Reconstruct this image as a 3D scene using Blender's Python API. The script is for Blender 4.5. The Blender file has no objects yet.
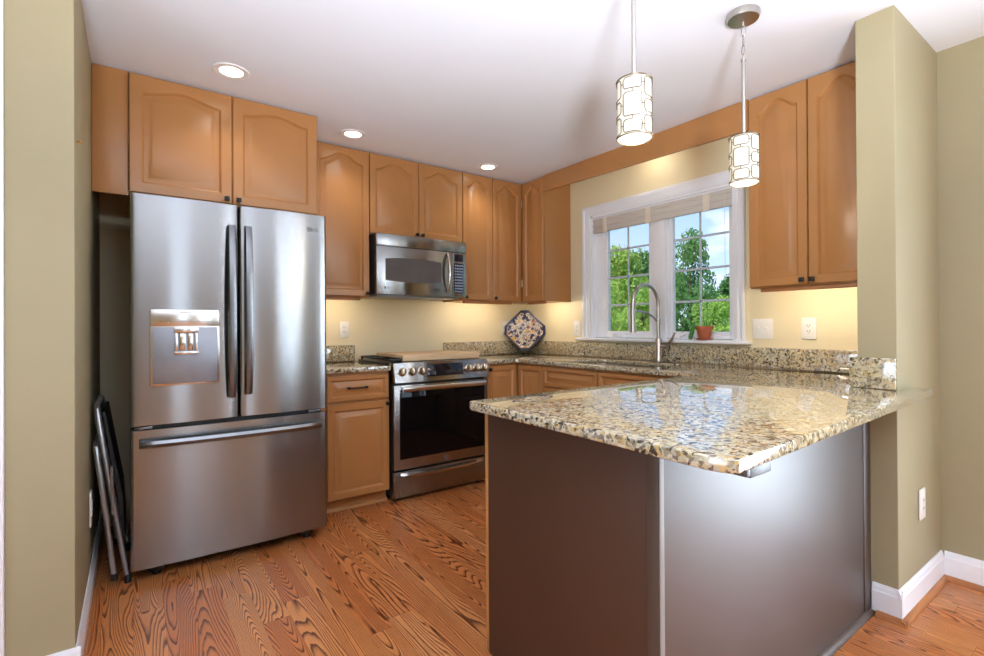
import bpy, bmesh, math, random
from mathutils import Vector, Matrix
from math import pi, sin, cos, radians

S = bpy.context.scene
COL = S.collection
random.seed(7)

# ------------------------------------------------------------------ camera
cam_d = bpy.data.cameras.new('camera')
cam = bpy.data.objects.new('camera', cam_d)
COL.objects.link(cam)
r_ = Vector((0.811972, -0.583673, -0.0052))
u_ = Vector((0.002132, -0.005943, 0.99998))
f_ = Vector((0.583692, 0.811967, 0.003581))
M = Matrix((r_, u_, -f_)).transposed().to_4x4()
M.translation = Vector((-3.1160, -3.7012, 1.1731))
cam.matrix_world = M
cam_d.sensor_width = 36
cam_d.lens = 494.03 * 36 / 984
cam_d.shift_x = 3.09 / 984
cam_d.shift_y = -3.29 / 984
cam_d.clip_start = 0.05
cam_d.clip_end = 300
S.camera = cam

# ------------------------------------------------------------------ look
S.view_settings.view_transform = 'Standard'
S.view_settings.look = 'None'
S.view_settings.gamma = 1
S.view_settings.exposure = 0.07
S.view_settings.use_curve_mapping = False
try:
    S.cycles.use_denoising = True
    S.cycles.max_bounces = 10
    S.cycles.diffuse_bounces = 6
    S.cycles.glossy_bounces = 5
    S.cycles.transparent_max_bounces = 12
    S.cycles.sample_clamp_indirect = 6
    S.cycles.caustics_reflective = False
    S.cycles.caustics_refractive = False
except Exception:
    pass


def srgb(r, g, b):
    def c(v):
        v = v / 255.0
        return v / 12.92 if v <= 0.04045 else ((v + 0.055) / 1.055) ** 2.4
    return (c(r), c(g), c(b), 1.0)


# ------------------------------------------------------------------ world sky with clouds
W = bpy.data.worlds.new('sky')
S.world = W
W.use_nodes = True
nt = W.node_tree
nt.nodes.clear()
o_ = nt.nodes.new('ShaderNodeOutputWorld')
bg = nt.nodes.new('ShaderNodeBackground')
tc = nt.nodes.new('ShaderNodeTexCoord')
sp = nt.nodes.new('ShaderNodeSeparateXYZ')
rp = nt.nodes.new('ShaderNodeValToRGB')
nt.links.new(tc.outputs['Generated'], sp.inputs[0])
nt.links.new(sp.outputs['Z'], rp.inputs[0])
rp.color_ramp.elements[0].position = 0.0
rp.color_ramp.elements[0].color = srgb(190, 214, 232)
rp.color_ramp.elements[1].position = 0.75
rp.color_ramp.elements[1].color = srgb(80, 130, 205)
e = rp.color_ramp.elements.new(0.13); e.color = srgb(180, 208, 236)
e = rp.color_ramp.elements.new(0.32); e.color = srgb(128, 170, 222)
mp = nt.nodes.new('ShaderNodeMapping'); mp.inputs['Scale'].default_value = (1, 1, 2.6)
nz = nt.nodes.new('ShaderNodeTexNoise'); nz.inputs['Scale'].default_value = 4.2; nz.inputs['Detail'].default_value = 8
mp.inputs['Location'].default_value = (0.35, 0.1, 0.62)
nt.links.new(tc.outputs['Generated'], mp.inputs[0]); nt.links.new(mp.outputs[0], nz.inputs['Vector'])
cr = nt.nodes.new('ShaderNodeValToRGB')
cr.color_ramp.elements[0].position = 0.56; cr.color_ramp.elements[0].color = (0, 0, 0, 1)
cr.color_ramp.elements[1].position = 0.72; cr.color_ramp.elements[1].color = (1, 1, 1, 1)
nt.links.new(nz.outputs[0], cr.inputs[0])
mx = nt.nodes.new('ShaderNodeMixRGB')
nt.links.new(cr.outputs[0], mx.inputs[0]); nt.links.new(rp.outputs[0], mx.inputs[1])
mx.inputs[2].default_value = srgb(240, 244, 250)
nt.links.new(mx.outputs[0], bg.inputs[0])
bg.inputs[1].default_value = 1.5
nt.links.new(bg.outputs[0], o_.inputs[0])

# ------------------------------------------------------------------ sun and daylight through the openings
sd = bpy.data.lights.new('sun', 'SUN'); sd.energy = 4.2; sd.angle = radians(1.5); sd.color = (1.0, 0.95, 0.86)
sun = bpy.data.objects.new('sun', sd); COL.objects.link(sun)
sun.rotation_euler = Vector((1.0, 0.25, -1.15)).to_track_quat('-Z', 'Y').to_euler()


def area(name, loc, direction, sx, sy, power, color=(1, 1, 1)):
    d = bpy.data.lights.new(name, 'AREA'); d.shape = 'RECTANGLE'; d.size = sx; d.size_y = sy
    d.energy = power; d.color = color
    o = bpy.data.objects.new(name, d); COL.objects.link(o)
    o.location = loc
    o.rotation_euler = Vector(direction).to_track_quat('-Z', 'Z').to_euler()
    return o


# daylight standing outside the dining-room glass door and the far windows, all behind the camera
DAY = (0.74, 0.86, 1.0)
area('daylight_door', (0.22, -4.8, 1.15), (-1, 0, 0), 2.4, 2.1, 330, DAY)
area('daylight_far_window', (-0.6, -8.0, 1.35), (0, 1, 0), 0.9, 1.7, 26, DAY)
area('daylight_far_window', (-2.55, -8.0, 1.35), (0, 1, 0), 0.7, 1.7, 15, DAY)
area('side_fill_daylight', (-5.35, -3.6, 1.15), (1, 0, 0), 2.3, 1.9, 55, DAY)  # fill through an unseen side window, added to light the kitchen ceiling


# added fill spot beside the camera, aimed up to brighten the ceiling
fd = bpy.data.lights.new('ceiling_fill_spot', 'SPOT'); fd.energy = 530; fd.color = (0.86, 0.93, 1.0); fd.shadow_soft_size = 0.18
fd.spot_size = radians(112); fd.spot_blend = 0.6
fl = bpy.data.objects.new('ceiling_fill_spot', fd); COL.objects.link(fl); fl.location = (-3.35, -4.45, 1.00)
fl.rotation_euler = Vector((0.42, 0.52, 1.25)).to_track_quat('-Z', 'Y').to_euler()


# ------------------------------------------------------------------ node helpers
class NB:
    def __init__(s, name):
        s.m = bpy.data.materials.new(name); s.m.use_nodes = True
        s.t = s.m.node_tree; s.t.nodes.clear()
        s.out = s.t.nodes.new('ShaderNodeOutputMaterial')

    def n(s, typ, **kw):
        nd = s.t.nodes.new(typ)
        for k, v in kw.items():
            setattr(nd, k, v)
        return nd

    def l(s, a, b):
        s.t.links.new(a, b)

    def math(s, op, a, b=0.0, c=0.0):
        nd = s.n('ShaderNodeMath', operation=op)
        for i, v in enumerate((a, b, c)):
            if isinstance(v, (int, float)):
                nd.inputs[i].default_value = v
            else:
                s.l(v, nd.inputs[i])
        return nd.outputs[0]

    def ramp(s, src, stops, interp='LINEAR'):
        nd = s.n('ShaderNodeValToRGB'); cr = nd.color_ramp; cr.interpolation = interp
        while len(cr.elements) > 1:
            cr.elements.remove(cr.elements[-1])
        cr.elements[0].position, cr.elements[0].color = stops[0]
        for p, c in stops[1:]:
            e = cr.elements.new(p); e.color = c
        s.l(src, nd.inputs[0])
        return nd.outputs[0]

    def mix(s, f, a, b, mode='MIX'):
        nd = s.n('ShaderNodeMixRGB', blend_type=mode)
        for i, v in enumerate((f, a, b)):
            if isinstance(v, (int, float)):
                nd.inputs[i].default_value = v
            elif isinstance(v, tuple):
                nd.inputs[i].default_value = v
            else:
                s.l(v, nd.inputs[i])
        return nd.outputs[0]

    def noise(s, vec, scale, detail=3, rough=0.5, dist=0.0):
        nd = s.n('ShaderNodeTexNoise')
        nd.inputs['Scale'].default_value = scale; nd.inputs['Detail'].default_value = detail
        nd.inputs['Roughness'].default_value = rough; nd.inputs['Distortion'].default_value = dist
        if vec is not None:
            s.l(vec, nd.inputs['Vector'])
        return nd

    def obj(s):
        return s.n('ShaderNodeTexCoord').outputs['Object']

    def mapping(s, vec, scale=(1, 1, 1), loc=(0, 0, 0), rot=(0, 0, 0)):
        nd = s.n('ShaderNodeMapping'); nd.inputs['Scale'].default_value = scale
        nd.inputs['Location'].default_value = loc; nd.inputs['Rotation'].default_value = rot
        s.l(vec, nd.inputs['Vector'])
        return nd.outputs[0]

    def bsdf(s, color=None, rough=0.5, metal=0.0, normal=None, ior=None, **kw):
        b = s.n('ShaderNodeBsdfPrincipled')
        if color is not None:
            if isinstance(color, tuple):
                b.inputs['Base Color'].default_value = color
            else:
                s.l(color, b.inputs['Base Color'])
        if isinstance(rough, (int, float)):
            b.inputs['Roughness'].default_value = rough
        else:
            s.l(rough, b.inputs['Roughness'])
        b.inputs['Metallic'].default_value = metal
        if ior:
            b.inputs['IOR'].default_value = ior
        if normal is not None:
            s.l(normal, b.inputs['Normal'])
        for k, v in kw.items():
            k = k.replace('_', ' ')
            if isinstance(v, (int, float, tuple)):
                b.inputs[k].default_value = v
            else:
                s.l(v, b.inputs[k])
        s.l(b.outputs[0], s.out.inputs[0])
        return b

    def bump(s, h, strength=0.2, dist=0.01):
        nd = s.n('ShaderNodeBump'); nd.inputs['Strength'].default_value = strength
        nd.inputs['Distance'].default_value = dist
        s.l(h, nd.inputs['Height'])
        return nd.outputs[0]


def plain(name, col, rough=0.5, metal=0.0, var=0.04, nscale=18, bump=0.0, **kw):
    """A paint/plastic/metal with faint procedural mottling."""
    b = NB(name)
    v = b.noise(b.obj(), nscale, 3)
    lo = tuple(max(0, c * (1 - var)) for c in col[:3]) + (1,)
    hi = tuple(min(1, c * (1 + var)) for c in col[:3]) + (1,)
    c = b.ramp(v.outputs[0], [(0.3, lo), (0.7, hi)])
    nrm = None
    if bump:
        nrm = b.bump(b.noise(b.obj(), nscale * 14, 2).outputs[0], bump, 0.002)
    b.bsdf(c, rough, metal, nrm, **kw)
    return b.m


MT = {}
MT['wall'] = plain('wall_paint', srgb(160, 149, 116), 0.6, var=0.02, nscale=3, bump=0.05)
MT['wall_lit'] = plain('wall_paint_lit', srgb(232, 219, 182), 0.6, var=0.02, nscale=3, bump=0.05)  # same wall paint, lightened: the kitchen's extra light is put in the colour
MT['ceiling'] = plain('ceiling_paint', srgb(236, 242, 254), 0.8, var=0.01, nscale=3, bump=0.05)
MT['trim'] = plain('white_trim_paint', srgb(244, 246, 250), 0.35, var=0.01)
MT['vinyl'] = plain('white_vinyl', srgb(246, 248, 252), 0.3, var=0.01)
MT['cab'] = plain('cabinet_paint', srgb(176, 123, 72), 0.28, var=0.04, nscale=5, bump=0.03)
MT['cab_in'] = plain('cabinet_underside', srgb(170, 112, 66), 0.5, var=0.05)
MT['black'] = plain('black_metal', srgb(32, 30, 30), 0.35, metal=0.4)
MT['rubber'] = plain('black_plastic', srgb(22, 22, 23), 0.45)
MT['glassblack'] = plain('black_glass', srgb(10, 10, 12), 0.05, ior=1.28)
MT['lam'] = plain('brown_laminate', srgb(56, 38, 28), 0.48, var=0.06, nscale=2.5, bump=0.03, ior=2.1)
MT['lam_side'] = plain('satin_brown_laminate', srgb(74, 48, 34), 0.5, var=0.06, nscale=2.5, bump=0.03, ior=1.4)
MT['lam_strip'] = plain('brown_laminate_trim', srgb(78, 62, 52), 0.46, var=0.03)
MT['lam_light'] = plain('pale_metal_strip', srgb(128, 122, 116), 0.45, var=0.03)
MT['plate_white'] = plain('white_plastic', srgb(240, 238, 232), 0.35, var=0.01)
MT['slot'] = plain('outlet_slot', srgb(120, 116, 108), 0.5)
MT['terra'] = plain('terracotta', srgb(176, 96, 66), 0.75, var=0.1, nscale=30)
MT['soil'] = plain('soil', srgb(60, 45, 34), 0.95, var=0.3, nscale=120)
MT['plant'] = plain('plant_green', srgb(70, 130, 60), 0.5, var=0.25, nscale=60)
MT['chairtube'] = plain('grey_chair_tube', srgb(168, 170, 174), 0.3, metal=0.8)
MT['nickel'] = plain('brushed_nickel', srgb(188, 182, 174), 0.28, metal=1.0)
MT['knobmetal'] = plain('chrome_knob', srgb(205, 195, 180), 0.15, metal=1.0)
MT['appside'] = plain('appliance_side_grey', srgb(84, 84, 86), 0.45)
MT['dark_trim'] = plain('range_side_black', srgb(38, 37, 38), 0.4)
MT['blind_tape'] = plain('blind_cotton_tape', srgb(226, 216, 200), 0.9, bump=0.2)
MT['bark'] = plain('bark', srgb(92, 78, 62), 0.9, var=0.3, nscale=12)
MT['grass'] = plain('lawn', srgb(96, 138, 62), 0.9, var=0.3, nscale=0.8)
MT['fret'] = plain('antique_nickel_wire', srgb(122, 106, 88), 0.35, metal=0.8)
MT['lens'] = plain('display_dark', srgb(22, 24, 34), 0.08)
MT['letter'] = plain('grey_letters', srgb(120, 120, 124), 0.3, metal=0.8)
MT['key'] = plain('keypad_key', srgb(150, 165, 190), 0.4)


def steel(name, col, rough=0.24, aniso=0.75, vert=True):
    b = NB(name)
    oc = b.obj()
    st = b.noise(b.mapping(oc, (0.8, 0.8, 420)), 1.0, 2)     # horizontal brush lines
    c = b.ramp(st.outputs[0], [(0.3, tuple(x * 0.995 for x in col[:3]) + (1,)), (0.7, col)])
    rr = rough
    wav = b.noise(b.mapping(oc, (2.3, 2.3, 0.35)), 1.0, 1)     # faint waviness of the sheet
    nrm = b.bump(wav.outputs[0], 0.10, 0.05)
    tg = b.n('ShaderNodeTangent', direction_type='RADIAL', axis='Z')
    bs = b.bsdf(c, rr, 1.0, nrm)
    bs.inputs['Anisotropic'].default_value = aniso; bs.inputs['Anisotropic Rotation'].default_value = 0.25
    b.l(tg.outputs[0], bs.inputs['Tangent'])
    return b.m


MT['steel'] = steel('stainless_steel', srgb(152, 153, 153), 0.22, 0.95)
MT['steel_dark'] = steel('dark_stainless_handle', srgb(120, 122, 124), 0.24, 0.5)
MT['steel_bright'] = steel('bright_stainless', srgb(218, 216, 212), 0.22, 0.5)


def granite():
    b = NB('speckled_granite')
    oc = b.mapping(b.obj(), (1, 1, 1), rot=(0.2, 0.15, 0.5))
    warp = b.noise(oc, 24, 2)
    wv = b.n('ShaderNodeVectorMath', operation='MULTIPLY_ADD')
    b.l(warp.outputs['Color'], wv.inputs[0]); wv.inputs[1].default_value = (0.032, 0.032, 0.032); b.l(oc, wv.inputs[2])
    v1 = b.n('ShaderNodeTexVoronoi'); v1.inputs['Scale'].default_value = 104
    b.l(wv.outputs[0], v1.inputs['Vector'])
    sep = b.n('ShaderNodeSeparateColor'); b.l(v1.outputs['Color'], sep.inputs[0])
    base = b.ramp(sep.outputs[0], [(0.0, srgb(56, 54, 50)), (0.11, srgb(118, 114, 104)), (0.21, srgb(156, 148, 128)),
                                   (0.34, srgb(194, 184, 152)), (0.55, srgb(208, 200, 174)), (0.74, srgb(196, 170, 118)),
                                   (0.84, srgb(176, 172, 156)), (0.95, srgb(140, 126, 98))], 'CONSTANT')
    n2 = b.noise(oc, 62, 4, 0.6)
    fleck = b.ramp(n2.outputs[0], [(0.60, (0, 0, 0, 1)), (0.64, (1, 1, 1, 1))])
    c = b.mix(fleck, base, srgb(40, 36, 34))
    n3 = b.noise(oc, 110, 3, 0.6)
    f3 = b.ramp(n3.outputs[0], [(0.60, (0, 0, 0, 1)), (0.66, (1, 1, 1, 1))])
    c = b.mix(f3, c, srgb(104, 96, 86))
    n4 = b.noise(oc, 5, 2)
    c = b.mix(b.math('MULTIPLY', b.ramp(n4.outputs[0], [(0.4, (0, 0, 0, 1)), (0.65, (1, 1, 1, 1))]), 0.25), c, srgb(200, 168, 110))
    b.bsdf(c, 0.02, ior=2.1, Coat_Weight=0.3, Coat_IOR=1.5, Coat_Roughness=0.01)
    return b.m


MT['granite'] = granite()


def oak():
    b = NB('oak_floorboards')
    oc = b.obj()
    s = b.n('ShaderNodeSeparateXYZ'); b.l(oc, s.inputs[0])
    w = 0.104
    u = b.math('DIVIDE', s.outputs[0], w)
    pi_ = b.math('FLOOR', u)
    fu = b.math('FRACT', u)
    wn = b.n('ShaderNodeTexWhiteNoise', noise_dimensions='1D'); b.l(pi_, wn.inputs['W'])
    yo = b.math('MULTIPLY_ADD', wn.outputs['Value'], 5.0, s.outputs[1])
    bl = b.math('DIVIDE', yo, 1.7)
    bi = b.math('FLOOR', bl); fb = b.math('FRACT', bl)
    seed = b.math('MULTIPLY_ADD', pi_, 13.37, b.math('MULTIPLY', bi, 7.77))
    wn2 = b.n('ShaderNodeTexWhiteNoise', noise_dimensions='1D'); b.l(seed, wn2.inputs['W'])
    sepc = b.n('ShaderNodeSeparateColor'); b.l(wn2.outputs['Color'], sepc.inputs[0])
    # grain field: contours of a smooth stretched noise make the cathedral figure
    cb = b.n('ShaderNodeCombineXYZ')
    b.l(b.math('MULTIPLY', s.outputs[0], 7.0), cb.inputs[0])
    b.l(b.math('MULTIPLY', s.outputs[1], 0.62), cb.inputs[1])
    b.l(b.math('MULTIPLY', wn2.outputs['Value'], 91.0), cb.inputs[2])
    g = b.noise(cb.outputs[0], 1.0, 1.5, 0.35, 0.25)
    fc = b.math('SUBTRACT', fu, 0.5)
    par = b.math('MULTIPLY', b.math('MULTIPLY', fc, fc), 0.22)
    field = b.math('ADD', g.outputs[0], par)
    fine = b.noise(b.mapping(oc, (90, 9, 1)), 1.0, 2)
    field = b.math('MULTIPLY_ADD', fine.outputs[0], 0.010, field)
    rings = b.math('FRACT', b.math('MULTIPLY', field, 50.0))
    line = b.ramp(rings, [(0.0, (0, 0, 0, 1)), (0.45, (0.05, 0.05, 0.05, 1)), (0.68, (0.5, 0.5, 0.5, 1)), (0.80, (1, 1, 1, 1)), (0.92, (0.9, 0.9, 0.9, 1)), (0.98, (0, 0, 0, 1))])
    tone = b.ramp(sepc.outputs[1], [(0.0, srgb(196, 116, 62)), (0.35, srgb(204, 126, 70)), (0.7, srgb(210, 136, 78)), (1.0, srgb(218, 148, 92))])
    pore = b.noise(b.mapping(oc, (260, 12, 1)), 1.0, 3, 0.6)
    pf = b.ramp(pore.outputs[0], [(0.40, (0, 0, 0, 1)), (0.7, (1, 1, 1, 1))])
    tone = b.mix(b.math('MULTIPLY', pf, 0.30), tone, srgb(146, 84, 46))
    c = b.mix(b.math('MULTIPLY', line, 0.94), tone, srgb(86, 40, 20))
    gap = b.math('MAXIMUM', b.math('LESS_THAN', fu, 0.008), b.math('LESS_THAN', fb, 0.0010))
    c = b.mix(b.math('MULTIPLY', gap, 0.5), c, srgb(70, 36, 20))
    nrm = b.bump(b.math('MULTIPLY', line, -1.0), 0.06, 0.002)
    b.bsdf(c, 0.30, normal=nrm, ior=1.45)
    return b.m


MT['oak'] = oak()


def wood(name, a, c2, rough=0.5, scale=(3, 30, 30)):
    b = NB(name)
    n = b.noise(b.mapping(b.obj(), scale), 1.0, 4, 0.6, 0.5)
    c = b.ramp(n.outputs[0], [(0.3, a), (0.7, c2)])
    b.bsdf(c, rough)
    return b.m


MT['board'] = wood('cutting_board_maple', srgb(206, 170, 126), srgb(232, 204, 164), 0.5)
MT['shoe'] = wood('oak_shoe_moulding', srgb(150, 92, 52), srgb(190, 124, 74), 0.35, (3, 3, 40))
MT['weave'] = wood('woven_blind_slats', srgb(186, 180, 172), srgb(222, 216, 206), 0.8, (6, 6, 330))


def leaf_mat(name, a, c2):
    b = NB(name)
    n = b.noise(b.obj(), 1.3, 4, 0.7)
    c = b.ramp(n.outputs[0], [(0.3, a), (0.7, c2)])
    bs = b.n('ShaderNodeBsdfDiffuse'); b.l(c, bs.inputs[0])
    tr = b.n('ShaderNodeBsdfTranslucent'); b.l(c, tr.inputs[0])
    ms = b.n('ShaderNodeMixShader'); ms.inputs[0].default_value = 0.35
    b.l(bs.outputs[0], ms.inputs[1]); b.l(tr.outputs[0], ms.inputs[2])
    b.l(ms.outputs[0], b.out.inputs[0])
    return b.m


MT['leafA'] = leaf_mat('bright_leaves', srgb(128, 172, 74), srgb(192, 218, 116))
MT['leafB'] = leaf_mat('deep_leaves', srgb(84, 134, 80), srgb(132, 176, 104))


def glass():
    b = NB('window_glass')
    tr = b.n('ShaderNodeBsdfTransparent'); gl = b.n('ShaderNodeBsdfGlossy'); gl.inputs['Roughness'].default_value = 0.01
    fr = b.n('ShaderNodeFresnel'); fr.inputs[0].default_value = 1.45
    ms = b.n('ShaderNodeMixShader'); b.l(b.math('MULTIPLY', fr.outputs[0], 0.6), ms.inputs[0])
    b.l(tr.outputs[0], ms.inputs[1]); b.l(gl.outputs[0], ms.inputs[2]); b.l(ms.outputs[0], b.out.inputs[0])
    return b.m


MT['glass'] = glass()


def emis(name, col, strength, nscale=20):
    b = NB(name)
    n = b.noise(b.obj(), nscale, 2)
    c = b.ramp(n.outputs[0], [(0.3, tuple(x * 0.96 for x in col[:3]) + (1,)), (0.7, col)])
    bs = b.bsdf((0.5, 0.48, 0.42, 1), 0.5)
    b.l(c, bs.inputs['Emission Color']); bs.inputs['Emission Strength'].default_value = strength
    return b.m


MT['lamp_white'] = emis('downlight_lens', (1.0, 0.96, 0.88, 1), 6)
MT['shade'] = emis('lit_fabric_shade', (1.0, 0.88, 0.64, 1), 0.40)
MT['diffuser'] = emis('lit_frosted_diffuser', (1.0, 0.93, 0.78, 1), 0.50)
MT['strip'] = emis('under_cabinet_light_lens', (1.0, 0.84, 0.58, 1), 1.0)


def plate_mat():
    b = NB('painted_ceramic')
    oc = b.obj()
    v = b.n('ShaderNodeTexVoronoi'); v.inputs['Scale'].default_value = 27; b.l(oc, v.inputs['Vector'])
    s = b.n('ShaderNodeSeparateColor'); b.l(v.outputs['Color'], s.inputs[0])
    dot = b.math('LESS_THAN', v.outputs['Distance'], 0.44)
    colr = b.ramp(s.outputs[0], [(0, srgb(40, 42, 70)), (0.5, srgb(196, 156, 76)), (0.66, srgb(60, 64, 96)), (0.92, srgb(130, 62, 52))], 'CONSTANT')
    n = b.noise(oc, 40, 3, 0.5, 1.5)
    vine = b.ramp(n.outputs[0], [(0.44, (0, 0, 0, 1)), (0.46, (1, 1, 1, 1)), (0.53, (1, 1, 1, 1)), (0.55, (0, 0, 0, 1))])
    c = b.mix(vine, srgb(222, 204, 174), srgb(64, 68, 100))
    c = b.mix(dot, c, colr)
    b.bsdf(c, 0.12)
    return b.m


MT['ceramic'] = plate_mat()
MT['navy'] = plain('navy_glaze', srgb(42, 44, 68), 0.12, var=0.15, nscale=60)


# ------------------------------------------------------------------ mesh helpers (world coordinates)
def nb():
    return bmesh.new()


def box(bm, x0, x1, y0, y1, z0, z1, bev=0.0, seg=2):
    xs, ys, zs = sorted((x0, x1)), sorted((y0, y1)), sorted((z0, z1))
    vs = [bm.verts.new((x, y, z)) for x in xs for y in ys for z in zs]
    q = [(0, 1, 3, 2), (4, 6, 7, 5), (0, 4, 5, 1), (2, 3, 7, 6), (0, 2, 6, 4), (1, 5, 7, 3)]
    fs = [bm.faces.new([vs[i] for i in f]) for f in q]
    if bev > 0:
        es = list({e for f in fs for e in f.edges})
        bmesh.ops.bevel(bm, geom=es, offset=bev, segments=seg, affect='EDGES', profile=0.5)
    return bm


def prism(bm, pts, z0, z1, bev=0.0, seg=3, axis='z'):
    """closed polygon pts extruded from z0 to z1; axis names the extrusion axis (pts are the two others in xyz order)"""
    def P(p, t):
        if axis == 'z': return (p[0], p[1], t)
        if axis == 'y': return (p[0], t, p[1])
        return (t, p[0], p[1])
    lo = [bm.verts.new(P(p, z0)) for p in pts]; hi = [bm.verts.new(P(p, z1)) for p in pts]
    n = len(pts)
    f1 = bm.faces.new(lo); f2 = bm.faces.new(hi)
    for i in range(n):
        bm.faces.new([lo[i], lo[(i + 1) % n], hi[(i + 1) % n], hi[i]])
    if bev > 0:
        es = list(set(f1.edges) | set(f2.edges))
        bmesh.ops.bevel(bm, geom=es, offset=bev, segments=seg, affect='EDGES', profile=0.5)
    return bm


def tube(bm, pts, r, n=12, closed=False, caps=True):
    """swept tube; r a number or a list"""
    pts = [Vector(p) for p in pts]; N = len(pts)
    rs = r if isinstance(r, (list, tuple)) else [r] * N
    rings = []
    up = None
    for i, p in enumerate(pts):
        if closed:
            t = (pts[(i + 1) % N] - pts[i - 1]).normalized()
        else:
            a = pts[max(i - 1, 0)]; b = pts[min(i + 1, N - 1)]; t = (b - a).normalized()
        if up is None:
            up = Vector((0, 0, 1)) if abs(t.z) < 0.9 else Vector((1, 0, 0))
        s = t.cross(up)
        if s.length < 1e-5:
            s = t.cross(Vector((0, 1, 0.3)))
        s.normalize(); up = s.cross(t).normalized()
        rings.append([bm.verts.new(p + (s * cos(2 * pi * k / n) + up * sin(2 * pi * k / n)) * rs[i]) for k in range(n)])
    for i in range(N if closed else N - 1):
        A = rings[i]; B = rings[(i + 1) % N]
        for k in range(n):
            bm.faces.new([A[k], A[(k + 1) % n], B[(k + 1) % n], B[k]])
    if caps and not closed:
        bm.faces.new(rings[0]); bm.faces.new(rings[-1])
    return bm


def lathe(bm, prof, c, n=24, axis='z'):
    """prof list of (r, h) turned about an axis through c"""
    c = Vector(c)
    def P(r, a, h):
        if axis == 'z': return c + Vector((r * cos(a), r * sin(a), h))
        if axis == 'y': return c + Vector((r * cos(a), h, r * sin(a)))
        return c + Vector((h, r * cos(a), r * sin(a)))
    rings = []
    for r, h in prof:
        if r < 1e-6:
            rings.append([bm.verts.new(P(0, 0, h))])
        else:
            rings.append([bm.verts.new(P(r, 2 * pi * k / n, h)) for k in range(n)])
    for A, B in zip(rings, rings[1:]):
        for k in range(n):
            q = [A[k % len(A)], A[(k + 1) % len(A)], B[(k + 1) % len(B)], B[k % len(B)]]
            q2 = []
            for v in q:
                if v not in q2: q2.append(v)
            if len(q2) > 2:
                bm.faces.new(q2)
    return bm


ORG = {}


def obj(name, bm, mat, parent=None, org=None, smooth=True):
    bmesh.ops.recalc_face_normals(bm, faces=bm.faces)
    if parent is not None:
        o0 = ORG[parent.name]
    elif org is not None:
        o0 = Vector(org)
    else:
        zs = [v.co.z for v in bm.verts]; xs = [v.co.x for v in bm.verts]; ys = [v.co.y for v in bm.verts]
        o0 = Vector(((min(xs) + max(xs)) / 2, (min(ys) + max(ys)) / 2, min(zs)))
    bmesh.ops.translate(bm, verts=bm.verts, vec=-o0)
    me = bpy.data.meshes.new(name)
    bm.to_mesh(me); bm.free()
    me.materials.append(MT[mat] if isinstance(mat, str) else mat)
    if smooth:
        for p in me.polygons:
            p.use_smooth = True
        try:
            me.set_sharp_from_angle(angle=radians(34))
        except Exception:
            pass
    o = bpy.data.objects.new(name, me); COL.objects.link(o)
    ORG[o.name] = o0
    if parent is not None:
        o.parent = parent
    else:
        o.location = o0
    return o


def tag(o, label=None, cat=None, group=None, kind=None):
    if label: o['label'] = label
    if cat: o['category'] = cat
    if group: o['group'] = group
    if kind: o['kind'] = kind
    return o


def thing(name, loc, label=None, cat=None, group=None, kind=None):
    o = bpy.data.objects.new(name, None); COL.objects.link(o); o.location = loc
    o.empty_display_size = 0.1
    ORG[o.name] = Vector(loc)
    return tag(o, label, cat, group, kind)


def struct(name, bm, mat, parent=None, smooth=False, org=None):
    o = obj(name, bm, mat, parent, org=org, smooth=smooth)
    if parent is None:
        o['kind'] = 'structure'
    return o


def copy_tree(o, parent=None):
    c = o.copy(); COL.objects.link(c); c.parent = parent
    for ch in [x for x in list(bpy.data.objects) if x.parent == o]:
        copy_tree(ch, c)
    return c


def text_bm(body, size, M4, depth=0.0006):
    cu = bpy.data.curves.new('lettering', 'FONT'); cu.body = body; cu.size = size; cu.extrude = depth
    cu.align_x = 'CENTER'; cu.align_y = 'CENTER'
    to = bpy.data.objects.new('lettering', cu)
    COL.objects.link(to)
    dg = bpy.context.evaluated_depsgraph_get(); dg.update()
    me = bpy.data.meshes.new_from_object(to.evaluated_get(dg))
    bm = bmesh.new(); bm.from_mesh(me)
    bpy.data.objects.remove(to); bpy.data.curves.remove(cu); bpy.data.meshes.remove(me)
    bmesh.ops.transform(bm, matrix=M4, verts=bm.verts)
    return bm


def face_y(x, y, z):      # text facing -Y
    return Matrix.Translation((x, y, z)) @ Matrix.Rotation(pi / 2, 4, 'X')


H = 2.44
XL = -3.278          # face of the left wall
SX = -0.669          # end face of the stub wall
SY0, SY1 = -3.057, -2.926
XD = -0.075          # dining side wall face

# ------------------------------------------------------------------ setting
struct('floor', box(nb(), -5.2, 0.2, -7.9, 0.15, -0.08, 0.0), 'oak', org=(0, 0, 0))
struct('ceiling', box(nb(), -5.2, 0.2, -7.9, 0.15, H, H + 0.12), 'ceiling', org=(0, 0, H))
struct('wall_back', box(nb(), -3.6, 0.15, 0.0, 0.15, 0, H), 'wall_lit')
# window wall with its opening
WY0, WY1, WZ0, WZ1 = -2.06, -0.835, 1.075, 2.09
bm = nb()
box(bm, 0, 0.15, WY1, 0.0, 0, H); box(bm, 0, 0.15, -2.93, WY0, 0, H)
box(bm, 0, 0.15, WY0, WY1, 0, WZ0); box(bm, 0, 0.15, WY0, WY1, WZ1, H)
struct('wall_right', bm, 'wall_lit')
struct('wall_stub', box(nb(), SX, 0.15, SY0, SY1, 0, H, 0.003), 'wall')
# dining side wall with the glass-door opening
bm = nb()
box(bm, XD, 0.15, -3.65, SY0, 0, H); box(bm, XD, 0.15, -7.75, -5.95, 0, H); box(bm, XD, 0.15, -5.95, -3.65, 2.08, H)
struct('wall_dining', bm, 'wall')
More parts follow.
